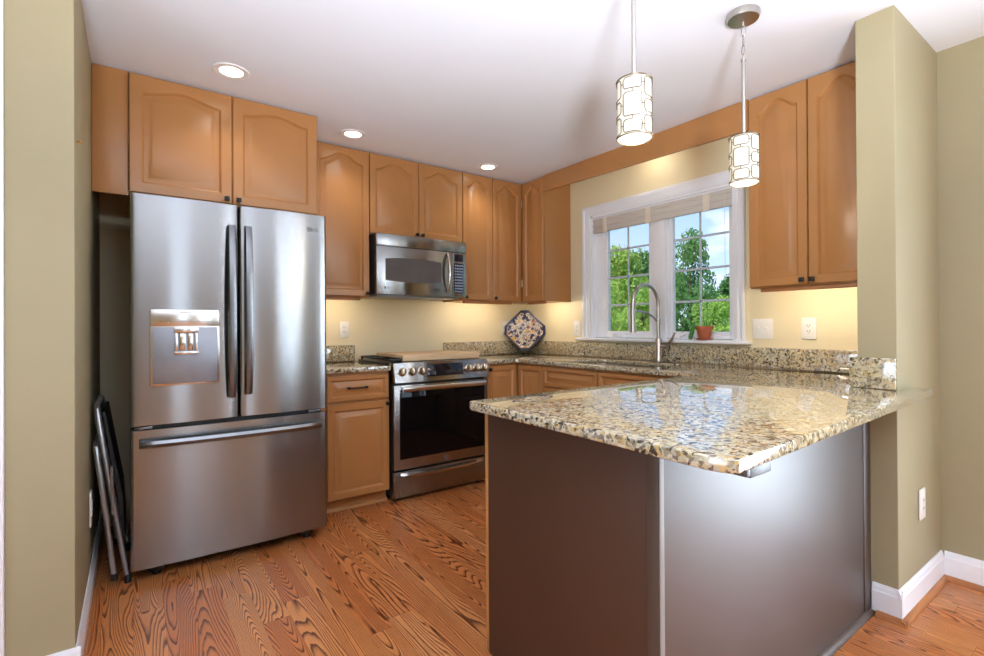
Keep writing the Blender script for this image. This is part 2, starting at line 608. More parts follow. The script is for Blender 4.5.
# wall behind the camera with two windows
bm = nb()
for a, b in ((-5.2, -2.9), (-2.2, -1.05), (-0.15, 0.15)):
    box(bm, a, b, -7.9, -7.75, 0, H)
for a, b in ((-2.9, -2.2), (-1.05, -0.15)):
    box(bm, a, b, -7.9, -7.75, 0, 0.55); box(bm, a, b, -7.9, -7.75, 2.15, H)
struct('wall_behind', bm, 'wall')
bm = nb()
box(bm, -5.2, -5.05, -7.75, -4.8, 0, H); box(bm, -5.2, -5.05, -2.4, 0.15, 0, H)
box(bm, -5.2, -5.05, -4.8, -2.4, 0, 0.15); box(bm, -5.2, -5.05, -4.8, -2.4, 2.15, H)
struct('wall_far_left', bm, 'wall')
struct('wall_left', box(nb(), XL - 0.172, XL, -1.53, 0.0, 0, H, 0.003), 'wall')
struct('wall_hallway', box(nb(), -5.05, -3.6, 0.0, 0.15, 0, H), 'wall')
# white casing of the opening on the left end of that wall
bm = nb(); box(bm, -3.56, -3.45, -1.545, -1.40, 0, H, 0.004); box(bm, -3.585, -3.56, -1.50, -1.40, 0, H, 0.003)
struct('trim_1', bm, 'trim')


def base_profile(bm, p0, p1, nrm, h=0.105, t=0.014):
    """baseboard with a moulded top from p0 to p1, standing off along nrm"""
    prof = [(0, 0), (t, 0), (t, h - 0.03), (t - 0.003, h - 0.024), (t - 0.005, h - 0.012), (t - 0.010, h), (0, h)]
    p0 = Vector(p0); p1 = Vector(p1); nrm = Vector(nrm)
    A = [bm.verts.new(p0 + nrm * a + Vector((0, 0, b))) for a, b in prof]
    B = [bm.verts.new(p1 + nrm * a + Vector((0, 0, b))) for a, b in prof]
    n = len(prof)
    for i in range(n):
        bm.faces.new([A[i], A[(i + 1) % n], B[(i + 1) % n], B[i]])
    bm.faces.new(A); bm.faces.new(B)
    return bm


def shoe_profile(bm, p0, p1, nrm, off=0.014, r=0.018):
    prof = [(off, 0)] + [(off + r * cos(a), r * 1.2 * sin(a)) for a in [0, 0.4, 0.8, 1.2, pi / 2]]
    p0 = Vector(p0); p1 = Vector(p1); nrm = Vector(nrm)
    A = [bm.verts.new(p0 + nrm * a + Vector((0, 0, b))) for a, b in prof]
    B = [bm.verts.new(p1 + nrm * a + Vector((0, 0, b))) for a, b in prof]
    n = len(prof)
    for i in range(n):
        bm.faces.new([A[i], A[(i + 1) % n], B[(i + 1) % n], B[i]])
    bm.faces.new(A); bm.faces.new(B)
    return bm


bm = nb()
base_profile(bm, (SX - 0.0138, SY0, 0.016), (XD, SY0, 0.016), (0, -1, 0), h=0.11)
base_profile(bm, (SX, SY0 - 0.0138, 0.016), (SX, -2.972, 0.016), (-1, 0, 0), h=0.11)
struct('baseboard_stub', bm, 'trim')
struct('baseboard_dining', base_profile(nb(), (XD, SY0 - 0.014, 0.018), (XD, -3.64, 0.018), (-1, 0, 0), h=0.11), 'trim')
bm = nb()
shoe_profile(bm, (SX - 0.034, SY0, 0), (XD - 0.014, SY0, 0), (0, -1, 0)); shoe_profile(bm, (SX, SY0 - 0.034, 0), (SX, -2.99, 0), (-1, 0, 0))
shoe_profile(bm, (XD, SY0 - 0.014, 0), (XD, -3.64, 0), (-1, 0, 0))
struct('trim_2', bm, 'shoe')
struct('baseboard_left', base_profile(nb(), (XL, -0.0, 0), (XL, -1.53, 0), (1, 0, 0), h=0.10), 'trim')
struct('baseboard_left_end', base_profile(nb(), (XL - 0.172, -1.53, 0), (XL + 0.014, -1.53, 0), (0, -1, 0), h=0.10), 'trim')
struct('trim_3', shoe_profile(nb(), (XL, -0.0, 0), (XL, -1.53, 0), (1, 0, 0), r=0.012), 'shoe')


# ------------------------------------------------------------------ kitchen window
win = thing('window_1', (0, -1.45, 1.055), kind='structure')
cy0, cy1, cz1 = -2.132, -0.76, 2.167


def u_frame(bm, y0, y1, z0, z1, w, xa, xb, bev):
    pts = [(y0, z0), (y0, z1), (y1, z1), (y1, z0), (y1 - w, z0), (y1 - w, z1 - w), (y0 + w, z1 - w), (y0 + w, z0)]
    return prism(bm, pts, xa, xb, bev, 2, axis='x')


bm = nb()
u_frame(bm, cy0 + 0.004, cy1 - 0.004, 1.0765, cz1 - 0.004, 0.070, -0.016, -0.001, 0.003)
u_frame(bm, cy0, cy1, 1.0765, cz1, 0.022, -0.028, -0.001, 0.005)
u_frame(bm, cy0 + 0.045, cy1 - 0.045, 1.0765, cz1 - 0.045, 0.012, -0.021, -0.002, 0.003)
struct('casing', bm, 'trim', win, smooth=True)
struct('sill', box(nb(), -0.055, 0.10, -2.165, -0.70, 1.052, 1.076, 0.007, 3), 'trim', win, smooth=True)
# jamb box
bm = nb()
box(bm, 0.0, 0.14, WY0 - 0.001, WY0 + 0.018, 1.076, WZ1); box(bm, 0.0, 0.14, WY1 - 0.018, WY1 + 0.001, 1.076, WZ1)
box(bm, 0.0, 0.14, WY0, WY1, WZ1 - 0.018, WZ1)
struct('jamb', bm, 'vinyl', win)
struct('mullion', box(nb(), 0.025, 0.13, -1.530, -1.435, 1.076, WZ1 - 0.018, 0.006), 'vinyl', win, smooth=True)


def sash(y0, y1, g0, g1):
    """frame from y0 to y1 with glass from g0 to g1"""
    gz0, gz1 = 1.118, 2.03
    bm = nb()
    for a, b, c, d in ((y0, g0, 1.080, 2.068), (g1, y1, 1.080, 2.068), (g0, g1, 1.080, gz0), (g0, g1, gz1, 2.068)):
        box(bm, 0.045, 0.10, a, b, c, d, 0.004)
    for a, b, c, d in ((g0, g0 + 0.012, gz0, gz1), (g1 - 0.012, g1, gz0, gz1), (g0, g1, gz0, gz0 + 0.012)):
        box(bm, 0.052, 0.085, a, b, c, d, 0.003)
    s = struct('sash', bm, 'vinyl', win, smooth=True)
    struct('pane', box(nb(), 0.068, 0.072, g0, g1, gz0, gz1), 'glass', s)
    bm = nb()
    ym = (g0 + g1) / 2
    box(bm, 0.062, 0.067, ym - 0.008, ym + 0.008, gz0, gz1, 0.002)
    for k in range(1, 4):
        z = gz0 + (2.01 - gz0) * k / 4
        box(bm, 0.062, 0.067, g0, g1, z - 0.008, z + 0.008, 0.002)
    struct('grille', bm, MT['grille'], s)
    # operator crank folded on the sill and a side latch
    bm = nb()
    yc = ym + 0.09
    box(bm, 0.022, 0.046, yc - 0.07, yc + 0.07, 1.077, 1.090, 0.004)
    tube(bm, [(0.026, yc + 0.045, 1.092), (0.006, yc + 0.0, 1.112), (0.006, yc - 0.045, 1.094), (0.006, yc - 0.06, 1.094)], [0.009, 0.008, 0.007, 0.009], 8)
    struct('crank', bm, 'trim', s, smooth=True)
    return s


MT['grille'] = plain('grey_white_grille', srgb(196, 206, 214), 0.35, var=0.01)
sash(-2.042, -1.532, -2.006, -1.566)
sash(-1.433, -0.853, -1.386, -0.962)
bm = nb(); box(bm, 0.03, 0.045, -0.870, -0.858, 1.33, 1.40, 0.003); tube(bm, [(0.028, -0.864, 1.40), (0.012, -0.868, 1.37), (0.010, -0.868, 1.34)], 0.005, 8)
struct('latch', bm, 'trim', win, smooth=True)
bm = nb(); box(bm, 0.03, 0.045, -2.037, -2.025, 1.33, 1.40, 0.003); tube(bm, [(0.028, -2.031, 1.40), (0.012, -2.029, 1.37), (0.010, -2.029, 1.34)], 0.005, 8)
struct('latch', bm, 'trim', win, smooth=True)

# glass door and windows behind the camera (seen only as reflections)
door = thing('door_1', (XD + 0.08, -5.0, 0), kind='structure')
bm = nb()
for a, b in ((-5.95, -5.86), (-4.84, -4.76), (-3.74, -3.65)):
    box(bm, XD + 0.02, XD + 0.10, a, b, 0, 2.08)
box(bm, XD + 0.02, XD + 0.10, -5.86, -3.74, 0, 0.10); box(bm, XD + 0.02, XD + 0.10, -5.86, -3.74, 1.98, 2.08)
struct('frame', bm, 'trim', door)
struct('pane', box(nb(), XD + 0.055, XD + 0.06, -5.86, -3.74, 0.10, 1.98), 'glass', door)


def back_window(i, x0, x1, z0, z1):
    w = thing('window_%d' % i, ((x0 + x1) / 2, -7.82, z0), kind='structure')
    bm = nb()
    for a, b, c, d in ((x0, x0 + 0.06, z0, z1), (x1 - 0.06, x1, z0, z1), (x0, x1, z0, z0 + 0.06), (x0, x1, z1 - 0.06, z1), (x0, x1, (z0 + z1) / 2 - 0.03, (z0 + z1) / 2 + 0.03)):
        box(bm, a, b, -7.86, -7.79, c, d)
    struct('frame', bm, 'trim', w)
    struct('pane', box(nb(), x0 + 0.06, x1 - 0.06, -7.83, -7.825, z0 + 0.06, z1 - 0.06), 'glass', w)


back_window(2, -2.9, -2.2, 0.55, 2.15)
back_window(3, -1.05, -0.15, 0.55, 2.15)
w = thing('window_4', (-5.12, -3.6, 0.15), kind='structure')  # unseen window, set close and made large to bring in more light
bm = nb()
for a, b, c, d in ((-4.8, -4.73, 0.15, 2.15), (-2.47, -2.4, 0.15, 2.15), (-4.73, -2.47, 0.15, 0.22), (-4.73, -2.47, 2.08, 2.15), (-3.64, -3.56, 0.22, 2.08)):
    box(bm, -5.16, -5.09, a, b, c, d)
struct('frame', bm, 'trim', w)
struct('pane', box(nb(), -5.13, -5.125, -4.73, -2.47, 0.22, 2.08), 'glass', w)

# ------------------------------------------------------------------ blind
bl = thing('woven_window_blind', (0.02, -1.45, 1.93), 'off-white woven blind rolled up at the top of the kitchen window', 'blind')
Y0, Y1 = -2.038, -0.857


def blz(y, a, b):
    t = (y - Y1) / (Y0 - Y1)
    return a + (b - a) * t


bm = nb()
for k in range(5):          # folds of the raised blind, a little higher at its right end
    x0 = 0.004 + 0.005 * (k % 2)
    za0, za1 = 1.945 + 0.022 * k, 1.945 + 0.022 * (k + 1) + 0.004
    pts = [(Y1, blz(Y1, za0, 0)), (Y0, blz(Y0, 0, za0 + 0.0)), (Y0, blz(Y0, 0, za1)), (Y1, blz(Y1, za1, 0))]
    prism(bm, pts, x0, x0 + 0.026, 0.003, 2, axis='x')
obj('folded_slats', bm, 'weave', bl)
obj('headrail', box(nb(), 0.006, 0.034, Y0, Y1, 2.052, 2.070, 0.003), 'trim', bl)
for y in (-0.985, -1.405, -1.865):
    obj('tape', box(nb(), 0.000, 0.004, y - 0.022, y + 0.022, 1.937, 2.056, 0.001), 'blind_tape', bl)
bm = nb(); tube(bm, [(0.0, -1.995, 2.05), (0.0, -1.995, 1.7), (0.001, -1.996, 1.45)], 0.0014, 6)
obj('cord', bm, 'blind_tape', bl)


# ------------------------------------------------------------------ cabinet doors
def arch_loop(w, h, ins, arch, z, n=18):
    """loop of points (x, z, depth) clockwise from bottom-left; arch is the rise of the cathedral top"""
    L, R_, B, T = ins, w - ins, ins, h - ins
    pts = [(L, B), (R_, B)]
    for k in range(n + 1):
        t = k / n
        x = R_ + (L - R_) * t
        if arch > 0:
            s = abs(t - 0.5) * 2
            # shoulders at the sides, ogee up to a rounded middle
            y = 0 if s > 0.94 else (0.5 + 0.5 * cos(pi * s / 0.94)) ** 0.85
            y = T - arch + arch * y
        else:
            y = T
        pts.append((x, y))
    return [(p[0], p[1], z) for p in pts]


def door_bm(w, h, arch=0.0, stile=0.052, t=0.021):
    bm = nb()
    n = 18
    def flat(ins, z):
        return arch_loop(w, h, ins, 0, z, n)
    loops = [flat(0, 0), flat(0, t - 0.004), flat(0.004, t),
             arch_loop(w, h, stile - 0.010, arch, t, n),
             arch_loop(w, h, stile - 0.003, arch, t - 0.006, n),
             arch_loop(w, h, stile, arch, t - 0.0125, n),
             arch_loop(w, h, stile + 0.009, arch, t - 0.0125, n),
             arch_loop(w, h, stile + 0.032, arch * 0.94, t - 0.001, n),
             arch_loop(w, h, stile + 0.035, arch * 0.94, t, n)]
    vv = [[bm.verts.new((x, -d, z)) for x, z, d in lp] for lp in loops]
    m = len(vv[0])
    for A, B in zip(vv, vv[1:]):
        for k in range(m):
            bm.faces.new([A[k], A[(k + 1) % m], B[(k + 1) % m], B[k]])
    bm.faces.new(vv[0])
    f = bm.faces.new(vv[-1])
    bmesh.ops.triangulate(bm, faces=[f])
    return bm


FR = {'S': 0.0, 'W': -pi / 2, 'N': pi, 'E': pi / 2}


def place_bm(bm, x, y, z, face):
    """x,y,z = lower-left corner of the door's back as the viewer facing it sees it"""
    bmesh.ops.transform(bm, matrix=Matrix.Translation((x, y, z)) @ Matrix.Rotation(FR[face], 4, 'Z'), verts=bm.verts)
    return bm


def add_door(parent, x, y, z, w, h, face='S', arch=0.06, name='door', knob=None, stile=0.052, mat='cab', g=0.0015):
    bm = door_bm(w - 2 * g, h, arch, stile)
    d = obj(name, place_bm(bm_shift(bm, g, 0, 0), x, y, z, face), mat, parent)
    if knob:
        kx, kz = knob
        k = nb()
        box(k, kx - 0.012, kx + 0.012, -0.048, -0.034, kz - 0.012, kz + 0.012, 0.003)
        box(k, kx - 0.006, kx + 0.006, -0.036, -0.019, kz - 0.006, kz + 0.006, 0.001)
        obj('knob', place_bm(k, x, y, z, face), 'black', d)
    return d


def bm_shift(bm, x, y, z):
    bmesh.ops.translate(bm, verts=bm.verts, vec=(x, y, z)); return bm


def pull(parent, x, y, z, face, L=0.115):
    k = nb()
    tube(k, [(-L / 2, -0.045, 0), (0, -0.050, 0.0), (L / 2, -0.045, 0)], 0.0048, 8)
    for s in (-1, 1):
        box(k, s * L / 2 - 0.007, s * L / 2 + 0.007, -0.050, -0.019, -0.006, 0.008, 0.002)
    return obj('pull_handle', place_bm(k, x, y, z, face), 'black', parent)


CT = H - 0.005       # top of the wall cabinets
g3 = 0.003
# above the refrigerator
c = thing('wall_cabinet', (-2.70, -0.35, 1.838), 'wide orange-brown double-door cabinet directly above the stainless refrigerator', 'cabinet')
obj('body', box(nb(), -3.134, -2.222, -0.705, -0.003, 1.838, CT, 0.001), 'cab', c)
obj('filler_panel', box(nb(), XL + 0.002, -3.136, -0.704, -0.685, 1.826, CT, 0.001), 'cab', c)
add_door(c, -3.134, -0.706, 1.842, 0.452, CT - 1.852, knob=(0.452 - 0.028, 0.022), arch=0.032, stile=0.06)
add_door(c, -2.680, -0.706, 1.842, 0.452, CT - 1.852, knob=(0.028, 0.022), arch=0.032, stile=0.06)
# tall single door left of the microwave
UB, UZ = 1.385, 1.392
c = thing('wall_cabinet', (-1.97, -0.15, UB), 'tall single-door wall cabinet between the refrigerator cabinet and microwave', 'cabinet')
obj('body', box(nb(), -2.218, -1.742, -0.308, -0.003, UB, CT, 0.001), 'cab', c)
add_door(c, -2.14, -0.309, UZ, 0.398, CT - UZ - 0.008, knob=(0.398 - 0.022, 0.022))
# above the microwave
c = thing('wall_cabinet', (-1.35, -0.15, 1.85), 'short double-door wall cabinet directly above the microwave', 'cabinet')
obj('body', box(nb(), -1.738, -0.950, -0.308, -0.003, 1.848, CT, 0.001), 'cab', c)
add_door(c, -1.738, -0.309, 1.852, 0.393, CT - 1.860, knob=(0.393 - 0.022, 0.020))
add_door(c, -1.343, -0.309, 1.852, 0.393, CT - 1.860, knob=(0.022, 0.020))
# narrow tall one right of the microwave
c = thing('wall_cabinet', (-0.80, -0.15, UB), 'narrow tall single-door wall cabinet right of the microwave', 'cabinet')
obj('body', box(nb(), -0.946, -0.648, -0.308, -0.003, UB, CT, 0.001), 'cab', c)
add_door(c, -0.946, -0.309, UZ, 0.298, CT - UZ - 0.008, knob=(0.020, 0.022))
# corner cabinet with two hinged leaves
c = thing('corner_wall_cabinet', (-0.33, -0.30, UB), 'L-shaped corner wall cabinet with folding door leaves, above the patterned plate', 'cabinet')
obj('body', prism(nb(), [(-0.645, -0.003), (-0.003, -0.003), (-0.003, -0.604), (-0.308, -0.604), (-0.308, -0.308), (-0.645, -0.308)], UB, CT), 'cab', c)
add_door(c, -0.645, -0.309, UZ, 0.312, CT - UZ - 0.008, knob=(0.020, 0.022), stile=0.05)
add_door(c, -0.309, -0.336, UZ, 0.266, CT - UZ - 0.008, face='W', stile=0.05)
for z in (1.55, 2.25):
    obj('hinge', lathe(nb(), [(0, -0.03), (0.006, -0.03), (0.006, 0.03), (0, 0.03)], (-0.334, -0.334, z), 10), 'nickel', c)
# right of the window
c = thing('wall_cabinet', (-0.15, -2.60, 1.375), 'double-door wall cabinet right of the window, beside the stub wall', 'cabinet')
obj('body', box(nb(), -0.308, -0.003, -2.920, -2.312, 1.375, CT, 0.001), 'cab', c)
add_door(c, -0.309, -2.312, 1.382, 0.296, CT - 1.390, face='W', knob=(0.274, 0.022))
add_door(c, -0.309, -2.610, 1.382, 0.296, CT - 1.390, face='W', knob=(0.022, 0.022))
# valance
tag(obj('valance_board', prism(nb(), [(-0.606, 2.300), (-0.606, CT), (-2.310, CT), (-2.310, 2.262)], -0.330, -0.311, 0.0015, 1, axis='x'), 'cab'),
    'long orange-brown valance board running above the window below the ceiling', 'valance')

# ------------------------------------------------------------------ base cabinets
KZ0, KZ1 = 0.884, 0.914
c = thing('base_cabinet', (-1.94, -0.30, 0), 'base cabinet with one drawer over one door, between refrigerator and range', 'cabinet')
bm = nb(); box(bm, -2.222, -1.728, -0.608, -0.01, 0.10, KZ0 - 0.001); box(bm, -2.222, -1.728, -0.560, -0.02, 0.0, 0.10)
obj('body', bm, 'cab', c)
d = obj('drawer', place_bm(door_bm(0.412, 0.158, 0, 0.034), -2.145, -0.609, 0.704, 'S'), 'cab', c)
pull(d, -1.952, -0.609, 0.786, 'S')
add_door(c, -2.145, -0.609, 0.088, 0.415, 0.600, knob=(0.395, 0.580), arch=0)
obj('toe_moulding', shoe_profile(nb(), (-2.15, -0.560, 0), (-1.728, -0.560, 0), (0, -1, 0), off=0.0, r=0.02), 'cab', c)

# corner base cabinet
c = thing('corner_base_cabinet', (-0.33, -0.33, 0), 'L-shaped corner base cabinet right of the range', 'cabinet')
obj('body', prism(nb(), [(-0.930, -0.01), (-0.01, -0.01), (-0.01, -0.925), (-0.608, -0.925), (-0.608, -0.608), (-0.930, -0.608)], 0.10, KZ0 - 0.001), 'cab', c)
obj('toe_kick', prism(nb(), [(-0.930, -0.02), (-0.02, -0.02), (-0.02, -0.925), (-0.548, -0.925), (-0.548, -0.548), (-0.930, -0.548)], 0.0, 0.10), 'cab', c)
add_door(c, -0.925, -0.609, 0.088, 0.288, 0.780, knob=(0.020, 0.755), arch=0, stile=0.045)
add_door(c, -0.609, -0.637, 0.088, 0.285, 0.780, face='W', arch=0, stile=0.045)
# drawer base
c = thing('base_cabinet', (-0.30, -1.20, 0), 'base cabinet with wide top drawer under the left half of the window', 'cabinet')
bm = nb(); box(bm, -0.608, -0.01, -1.462, -0.928, 0.10, 0.66); box(bm, -0.608, -0.589, -1.462, -0.928, 0.66, KZ0 - 0.001); box(bm, -0.560, -0.02, -1.462, -0.928, 0, 0.10)
obj('body', bm, 'cab', c)
obj('drawer', place_bm(door_bm(0.528, 0.140, 0, 0.034), -0.609, -0.930, 0.728, 'W'), 'cab', c)
obj('drawer', place_bm(door_bm(0.528, 0.300, 0, 0.034), -0.609, -0.930, 0.415, 'W'), 'cab', c)
obj('drawer', place_bm(door_bm(0.528, 0.312, 0, 0.034), -0.609, -0.930, 0.090, 'W'), 'cab', c)
# sink base
c = thing('base_cabinet', (-0.30, -1.85, 0), 'sink base cabinet with false front under the granite worktop by the faucet', 'cabinet')
bm = nb(); box(bm, -0.608, -0.01, -2.228, -1.466, 0.10, 0.66); box(bm, -0.608, -0.589, -2.228, -1.466, 0.66, KZ0 - 0.001); box(bm, -0.560, -0.02, -2.228, -1.466, 0, 0.10)
obj('body', bm, 'cab', c)
obj('false_front', place_bm(door_bm(0.756, 0.140, 0, 0.034), -0.609, -1.468, 0.728, 'W'), 'cab', c)
add_door(c, -0.609, -1.468, 0.090, 0.378, 0.625, face='W', arch=0)
add_door(c, -0.609, -1.848, 0.090, 0.378, 0.625, face='W', arch=0)

# peninsula
pen = thing('peninsula_cabinet', (-1.37, -2.6, 0), 'brown laminate peninsula base under the jutting granite worktop', 'cabinet')
bm = nb(); box(bm, -2.060, -0.672, -2.945, -2.252, 0.10, KZ0 - 0.001); box(bm, -2.060, -0.672, -2.945, -2.310, 0, 0.10)
obj('body', bm, 'cab', pen)
obj('side_panel', box(nb(), -2.080, -2.061, -2.930, -2.252, 0, KZ0 - 0.001, 0.0006), 'lam_side', pen)
obj('face_frame_edge', box(nb(), -2.081, -2.010, -2.250, -2.234, 0.0, KZ0 - 0.001, 0.001), 'cab', pen)
obj('corner_stile', box(nb(), -2.084, -2.061, -2.966, -2.931, 0, KZ0 - 0.001, 0.001), 'lam_strip', pen)
obj('back_panel', box(nb(), -2.062, -0.745, -2.965, -2.947, 0, KZ0 - 0.001, 0.0006), 'lam', pen)
obj('metal_corner_strip', box(nb(), -2.082, -2.064, -2.968, -2.9665, 0, KZ0 - 0.001, 0.0005), 'lam_light', pen)
obj('end_stile', box(nb(), -0.745, -0.674, -2.969, -2.947, 0, KZ0 - 0.001, 0.001), 'lam', pen)
obj('base_moulding', shoe_profile(nb(), (-2.06, -2.965, 0), (-0.69, -2.965, 0), (0, -1, 0), off=0.0, r=0.018), 'lam_strip', pen)
for k in range(3):
    add_door(pen, -0.685 - 0.455 * k, -2.249, 0.105, 0.45, 0.760, face='N', arch=0)
# support bracket under the overhang
bm = nb(); box(bm, -2.088, -2.000, -3.190, -3.174, 0.858, KZ0 - 0.001, 0.002); box(bm, -2.104, -2.088, -3.190, -3.150, 0.862, KZ0 - 0.001, 0.002)
box(bm, -2.088, -2.000, -3.176, -2.98, 0.874, KZ0 - 0.001, 0.002)
tag(obj('support_bracket', bm, 'appside'), 'small grey metal bracket under the overhanging peninsula corner', 'bracket')


# ------------------------------------------------------------------ worktops
def slab(name, pts, z0, z1, bev, label, cat, hole=None):
    bm = nb()
    if hole is None:
        prism(bm, pts, z0, z1)
    else:
        n = len(pts)
        for zz, flip in ((z0, True), (z1, False)):
            ov = [bm.verts.new((p[0], p[1], zz)) for p in pts]
            iv = [bm.verts.new((p[0], p[1], zz)) for p in hole]
            es = [bm.edges.new((ov[i], ov[(i + 1) % n])) for i in range(n)] + [bm.edges.new((iv[i], iv[(i + 1) % len(hole)])) for i in range(len(hole))]
            bmesh.ops.triangle_fill(bm, edges=es, use_beauty=True)
            if flip:
                ov0, iv0 = ov, iv
        for A, B in ((ov0, ov), (iv0, iv)):
            for i in range(len(A)):
                bm.faces.new([A[i], A[(i + 1) % len(A)], B[(i + 1) % len(A)], B[i]])
    bmesh.ops.recalc_face_normals(bm, faces=bm.faces)
    if bev:
        es = [e for e in bm.edges if len(e.link_faces) == 2 and abs(e.verts[0].co.z - e.verts[1].co.z) < 1e-6
              and abs(e.link_faces[0].normal.z) + abs(e.link_faces[1].normal.z) > 0.5 and
              min(abs(e.link_faces[0].normal.z), abs(e.link_faces[1].normal.z)) < 0.1]
        bmesh.ops.bevel(bm, geom=es, offset=bev, segments=3, affect='EDGES', profile=0.5)
    return tag(obj(name, bm, 'granite', org=(0, 0, 0)), label, cat)


slab('granite_worktop', [(-2.22, -0.003), (-1.728, -0.003), (-1.728, -0.645), (-2.22, -0.645)], KZ0, KZ1, 0.004,
     'short granite worktop between the refrigerator and the range', 'worktop')


def rounded_rect(x0, x1, y0, y1, r, n=5):
    pts = []
    for cx, cy, a0 in ((x1 - r, y1 - r, 0), (x0 + r, y1 - r, pi / 2), (x0 + r, y0 + r, pi), (x1 - r, y0 + r, 3 * pi / 2)):
        for k in range(n + 1):
            a = a0 + k * pi / 2 / n
            pts.append((cx + r * cos(a), cy + r * sin(a)))
    return pts


outer = [(-0.948, -0.003), (-0.003, -0.003), (-0.003, -2.924), (-0.671, -2.924), (-0.671, -3.0588),
         (-0.530, -3.0588), (-0.512, -3.066), (-0.508, -3.095), (-0.515, -3.120), (-0.535, -3.133),
         (-2.145, -3.206), (-2.168, -3.208), (-2.184, -3.185), (-2.192, -3.150), (-2.191, -3.10), (-2.186, -3.02), (-2.180, -2.90), (-2.176, -2.6),
         (-2.176, -2.285), (-2.168, -2.266), (-2.150, -2.258),
         (-0.700, -2.226), (-0.655, -2.205), (-0.645, -2.17), (-0.645, -0.660), (-0.660, -0.645), (-0.948, -0.645)]
slab('granite_worktop', outer, KZ0, KZ1, 0.005, 'large granite worktop running under the window and out over the brown peninsula', 'worktop',
     hole=rounded_rect(-0.535, -0.150, -1.80, -1.10, 0.05))
SPZ = 1.036


def splash(name_label, *boxes):
    bm = nb()
    for b in boxes:
        box(bm, *b, 0.003, 2)
    return tag(obj('granite_backsplash', bm, 'granite', org=(0, 0, 0)), name_label, 'backsplash')


splash('short granite backsplash strip just right of the refrigerator', (-2.22, -1.738, -0.024, -0.002, KZ1 + 0.001, SPZ))
splash('granite backsplash strip behind the patterned plate, on the range wall', (-0.946, -0.026, -0.024, -0.002, KZ1 + 0.001, SPZ))
splash('long granite backsplash strip under the window and the outlets', (-0.024, -0.002, -2.902, -0.002, KZ1 + 0.001, SPZ))
splash('short granite backsplash piece standing against the stub wall end', (SX - 0.022, SX - 0.002, SY0 - 0.001, -2.903, KZ1 + 0.001, SPZ + 0.002), (SX - 0.0, -0.026, -2.924, -2.903, KZ1 + 0.001, SPZ))

# sink
sk = thing('undermount_sink', (-0.3425, -1.45, 0.70), 'stainless undermount sink below the window and faucet', 'sink')
bm = nb()
rim = rounded_rect(-0.548, -0.137, -1.813, -1.087, 0.06); top = rounded_rect(-0.538, -0.147, -1.803, -1.097, 0.05); bot = rounded_rect(-0.525, -0.160, -1.79, -1.11, 0.05)
out_b = rounded_rect(-0.530, -0.155, -1.795, -1.105, 0.05)
zs = [(rim, 0.8825), (top, 0.8825), (bot, 0.70)]
vv = [[bm.verts.new((p[0], p[1], z)) for p in lp] for lp, z in zs]
for A, B in zip(vv, vv[1:]):
    for k in range(len(A)):
        bm.faces.new([A[k], A[(k + 1) % len(A)], B[(k + 1) % len(A)], B[k]])
bm.faces.new(vv[-1])
obj('basin', bm, 'nickel', sk)
bm = nb(); lathe(bm, [(0, 0.706), (0.03, 0.704), (0.045, 0.702), (0.045, 0.7005)], (-0.34, -1.45, 0), 20)
obj('drain', bm, 'knobmetal', sk)

# faucet
fx, fy = -0.098, -1.56
fa = thing('kitchen_faucet', (fx, fy, KZ1), 'tall brushed nickel pull-down faucet with arched spout behind the sink', 'faucet')
bm = nb(); lathe(bm, [(0, 0.0005), (0.030, 0.0005), (0.030, 0.006), (0.024, 0.010), (0.022, 0.013), (0.0215, 0.165), (0.019, 0.170), (0, 0.170)], (fx, fy, KZ1), 24)
obj('base', bm, 'nickel', fa)
pts = [(fx, fy, KZ1 + 0.168), (fx, fy, KZ1 + 0.30), (fx, fy, 1.25), (fx, fy, 1.318)]
R0 = 0.140
for k in range(0, 17):
    a = pi * k / 16
    pts.append((fx - R0 + R0 * cos(a), fy, 1.318 + R0 * sin(a)))
pts.append((fx - 2 * R0, fy, 1.28))
bm = nb(); tube(bm, pts, 0.0135, 14)
obj('spout', bm, 'nickel', fa)
bm = nb(); lathe(bm, [(0.0, 0.195), (0.0155, 0.195), (0.0175, 0.20), (0.0175, 0.07), (0.022, 0.02), (0.022, 0.0), (0, 0.0)], (fx - 2 * R0, fy, 1.128), 20)
obj('spray_head', bm, 'nickel', fa)
bm = nb()
lathe(bm, [(0, -0.0), (0.018, 0.0), (0.018, 0.045), (0, 0.045)], (fx, fy, 1.175), 18)
tube(bm, [(fx - 0.01, fy, 1.20), (fx - 0.06, fy, 1.235), (fx - 0.13, fy, 1.262), (fx - 0.20, fy, 1.272), (fx - 0.255, fy, 1.272)], 0.008, 10)
lathe(bm, [(0.0215, 0.0), (0.0215, 0.014), (0.016, 0.014)], (fx - 2 * R0, fy, 1.263), 18)
obj('docking_arm', bm, 'nickel', fa)
bm = nb(); tube(bm, [(fx, fy - 0.01, 1.03), (fx + 0.0, fy - 0.055, 1.025), (fx - 0.002, fy - 0.085, 1.045), (fx - 0.004, fy - 0.120, 1.10), (fx - 0.005, fy - 0.133, 1.125)], [0.013, 0.013, 0.011, 0.008, 0.007], 12)
obj('lever_handle', bm, 'nickel', fa)

# ------------------------------------------------------------------ refrigerator
FY = -0.915
fr = thing('refrigerator', (-2.682, -0.48, 0), 'large stainless french-door refrigerator with ice dispenser and bottom freezer', 'refrigerator')
obj('body', box(nb(), -3.122, -2.242, -0.800, -0.06, 0.05, 1.775, 0.004), 'appside', fr)


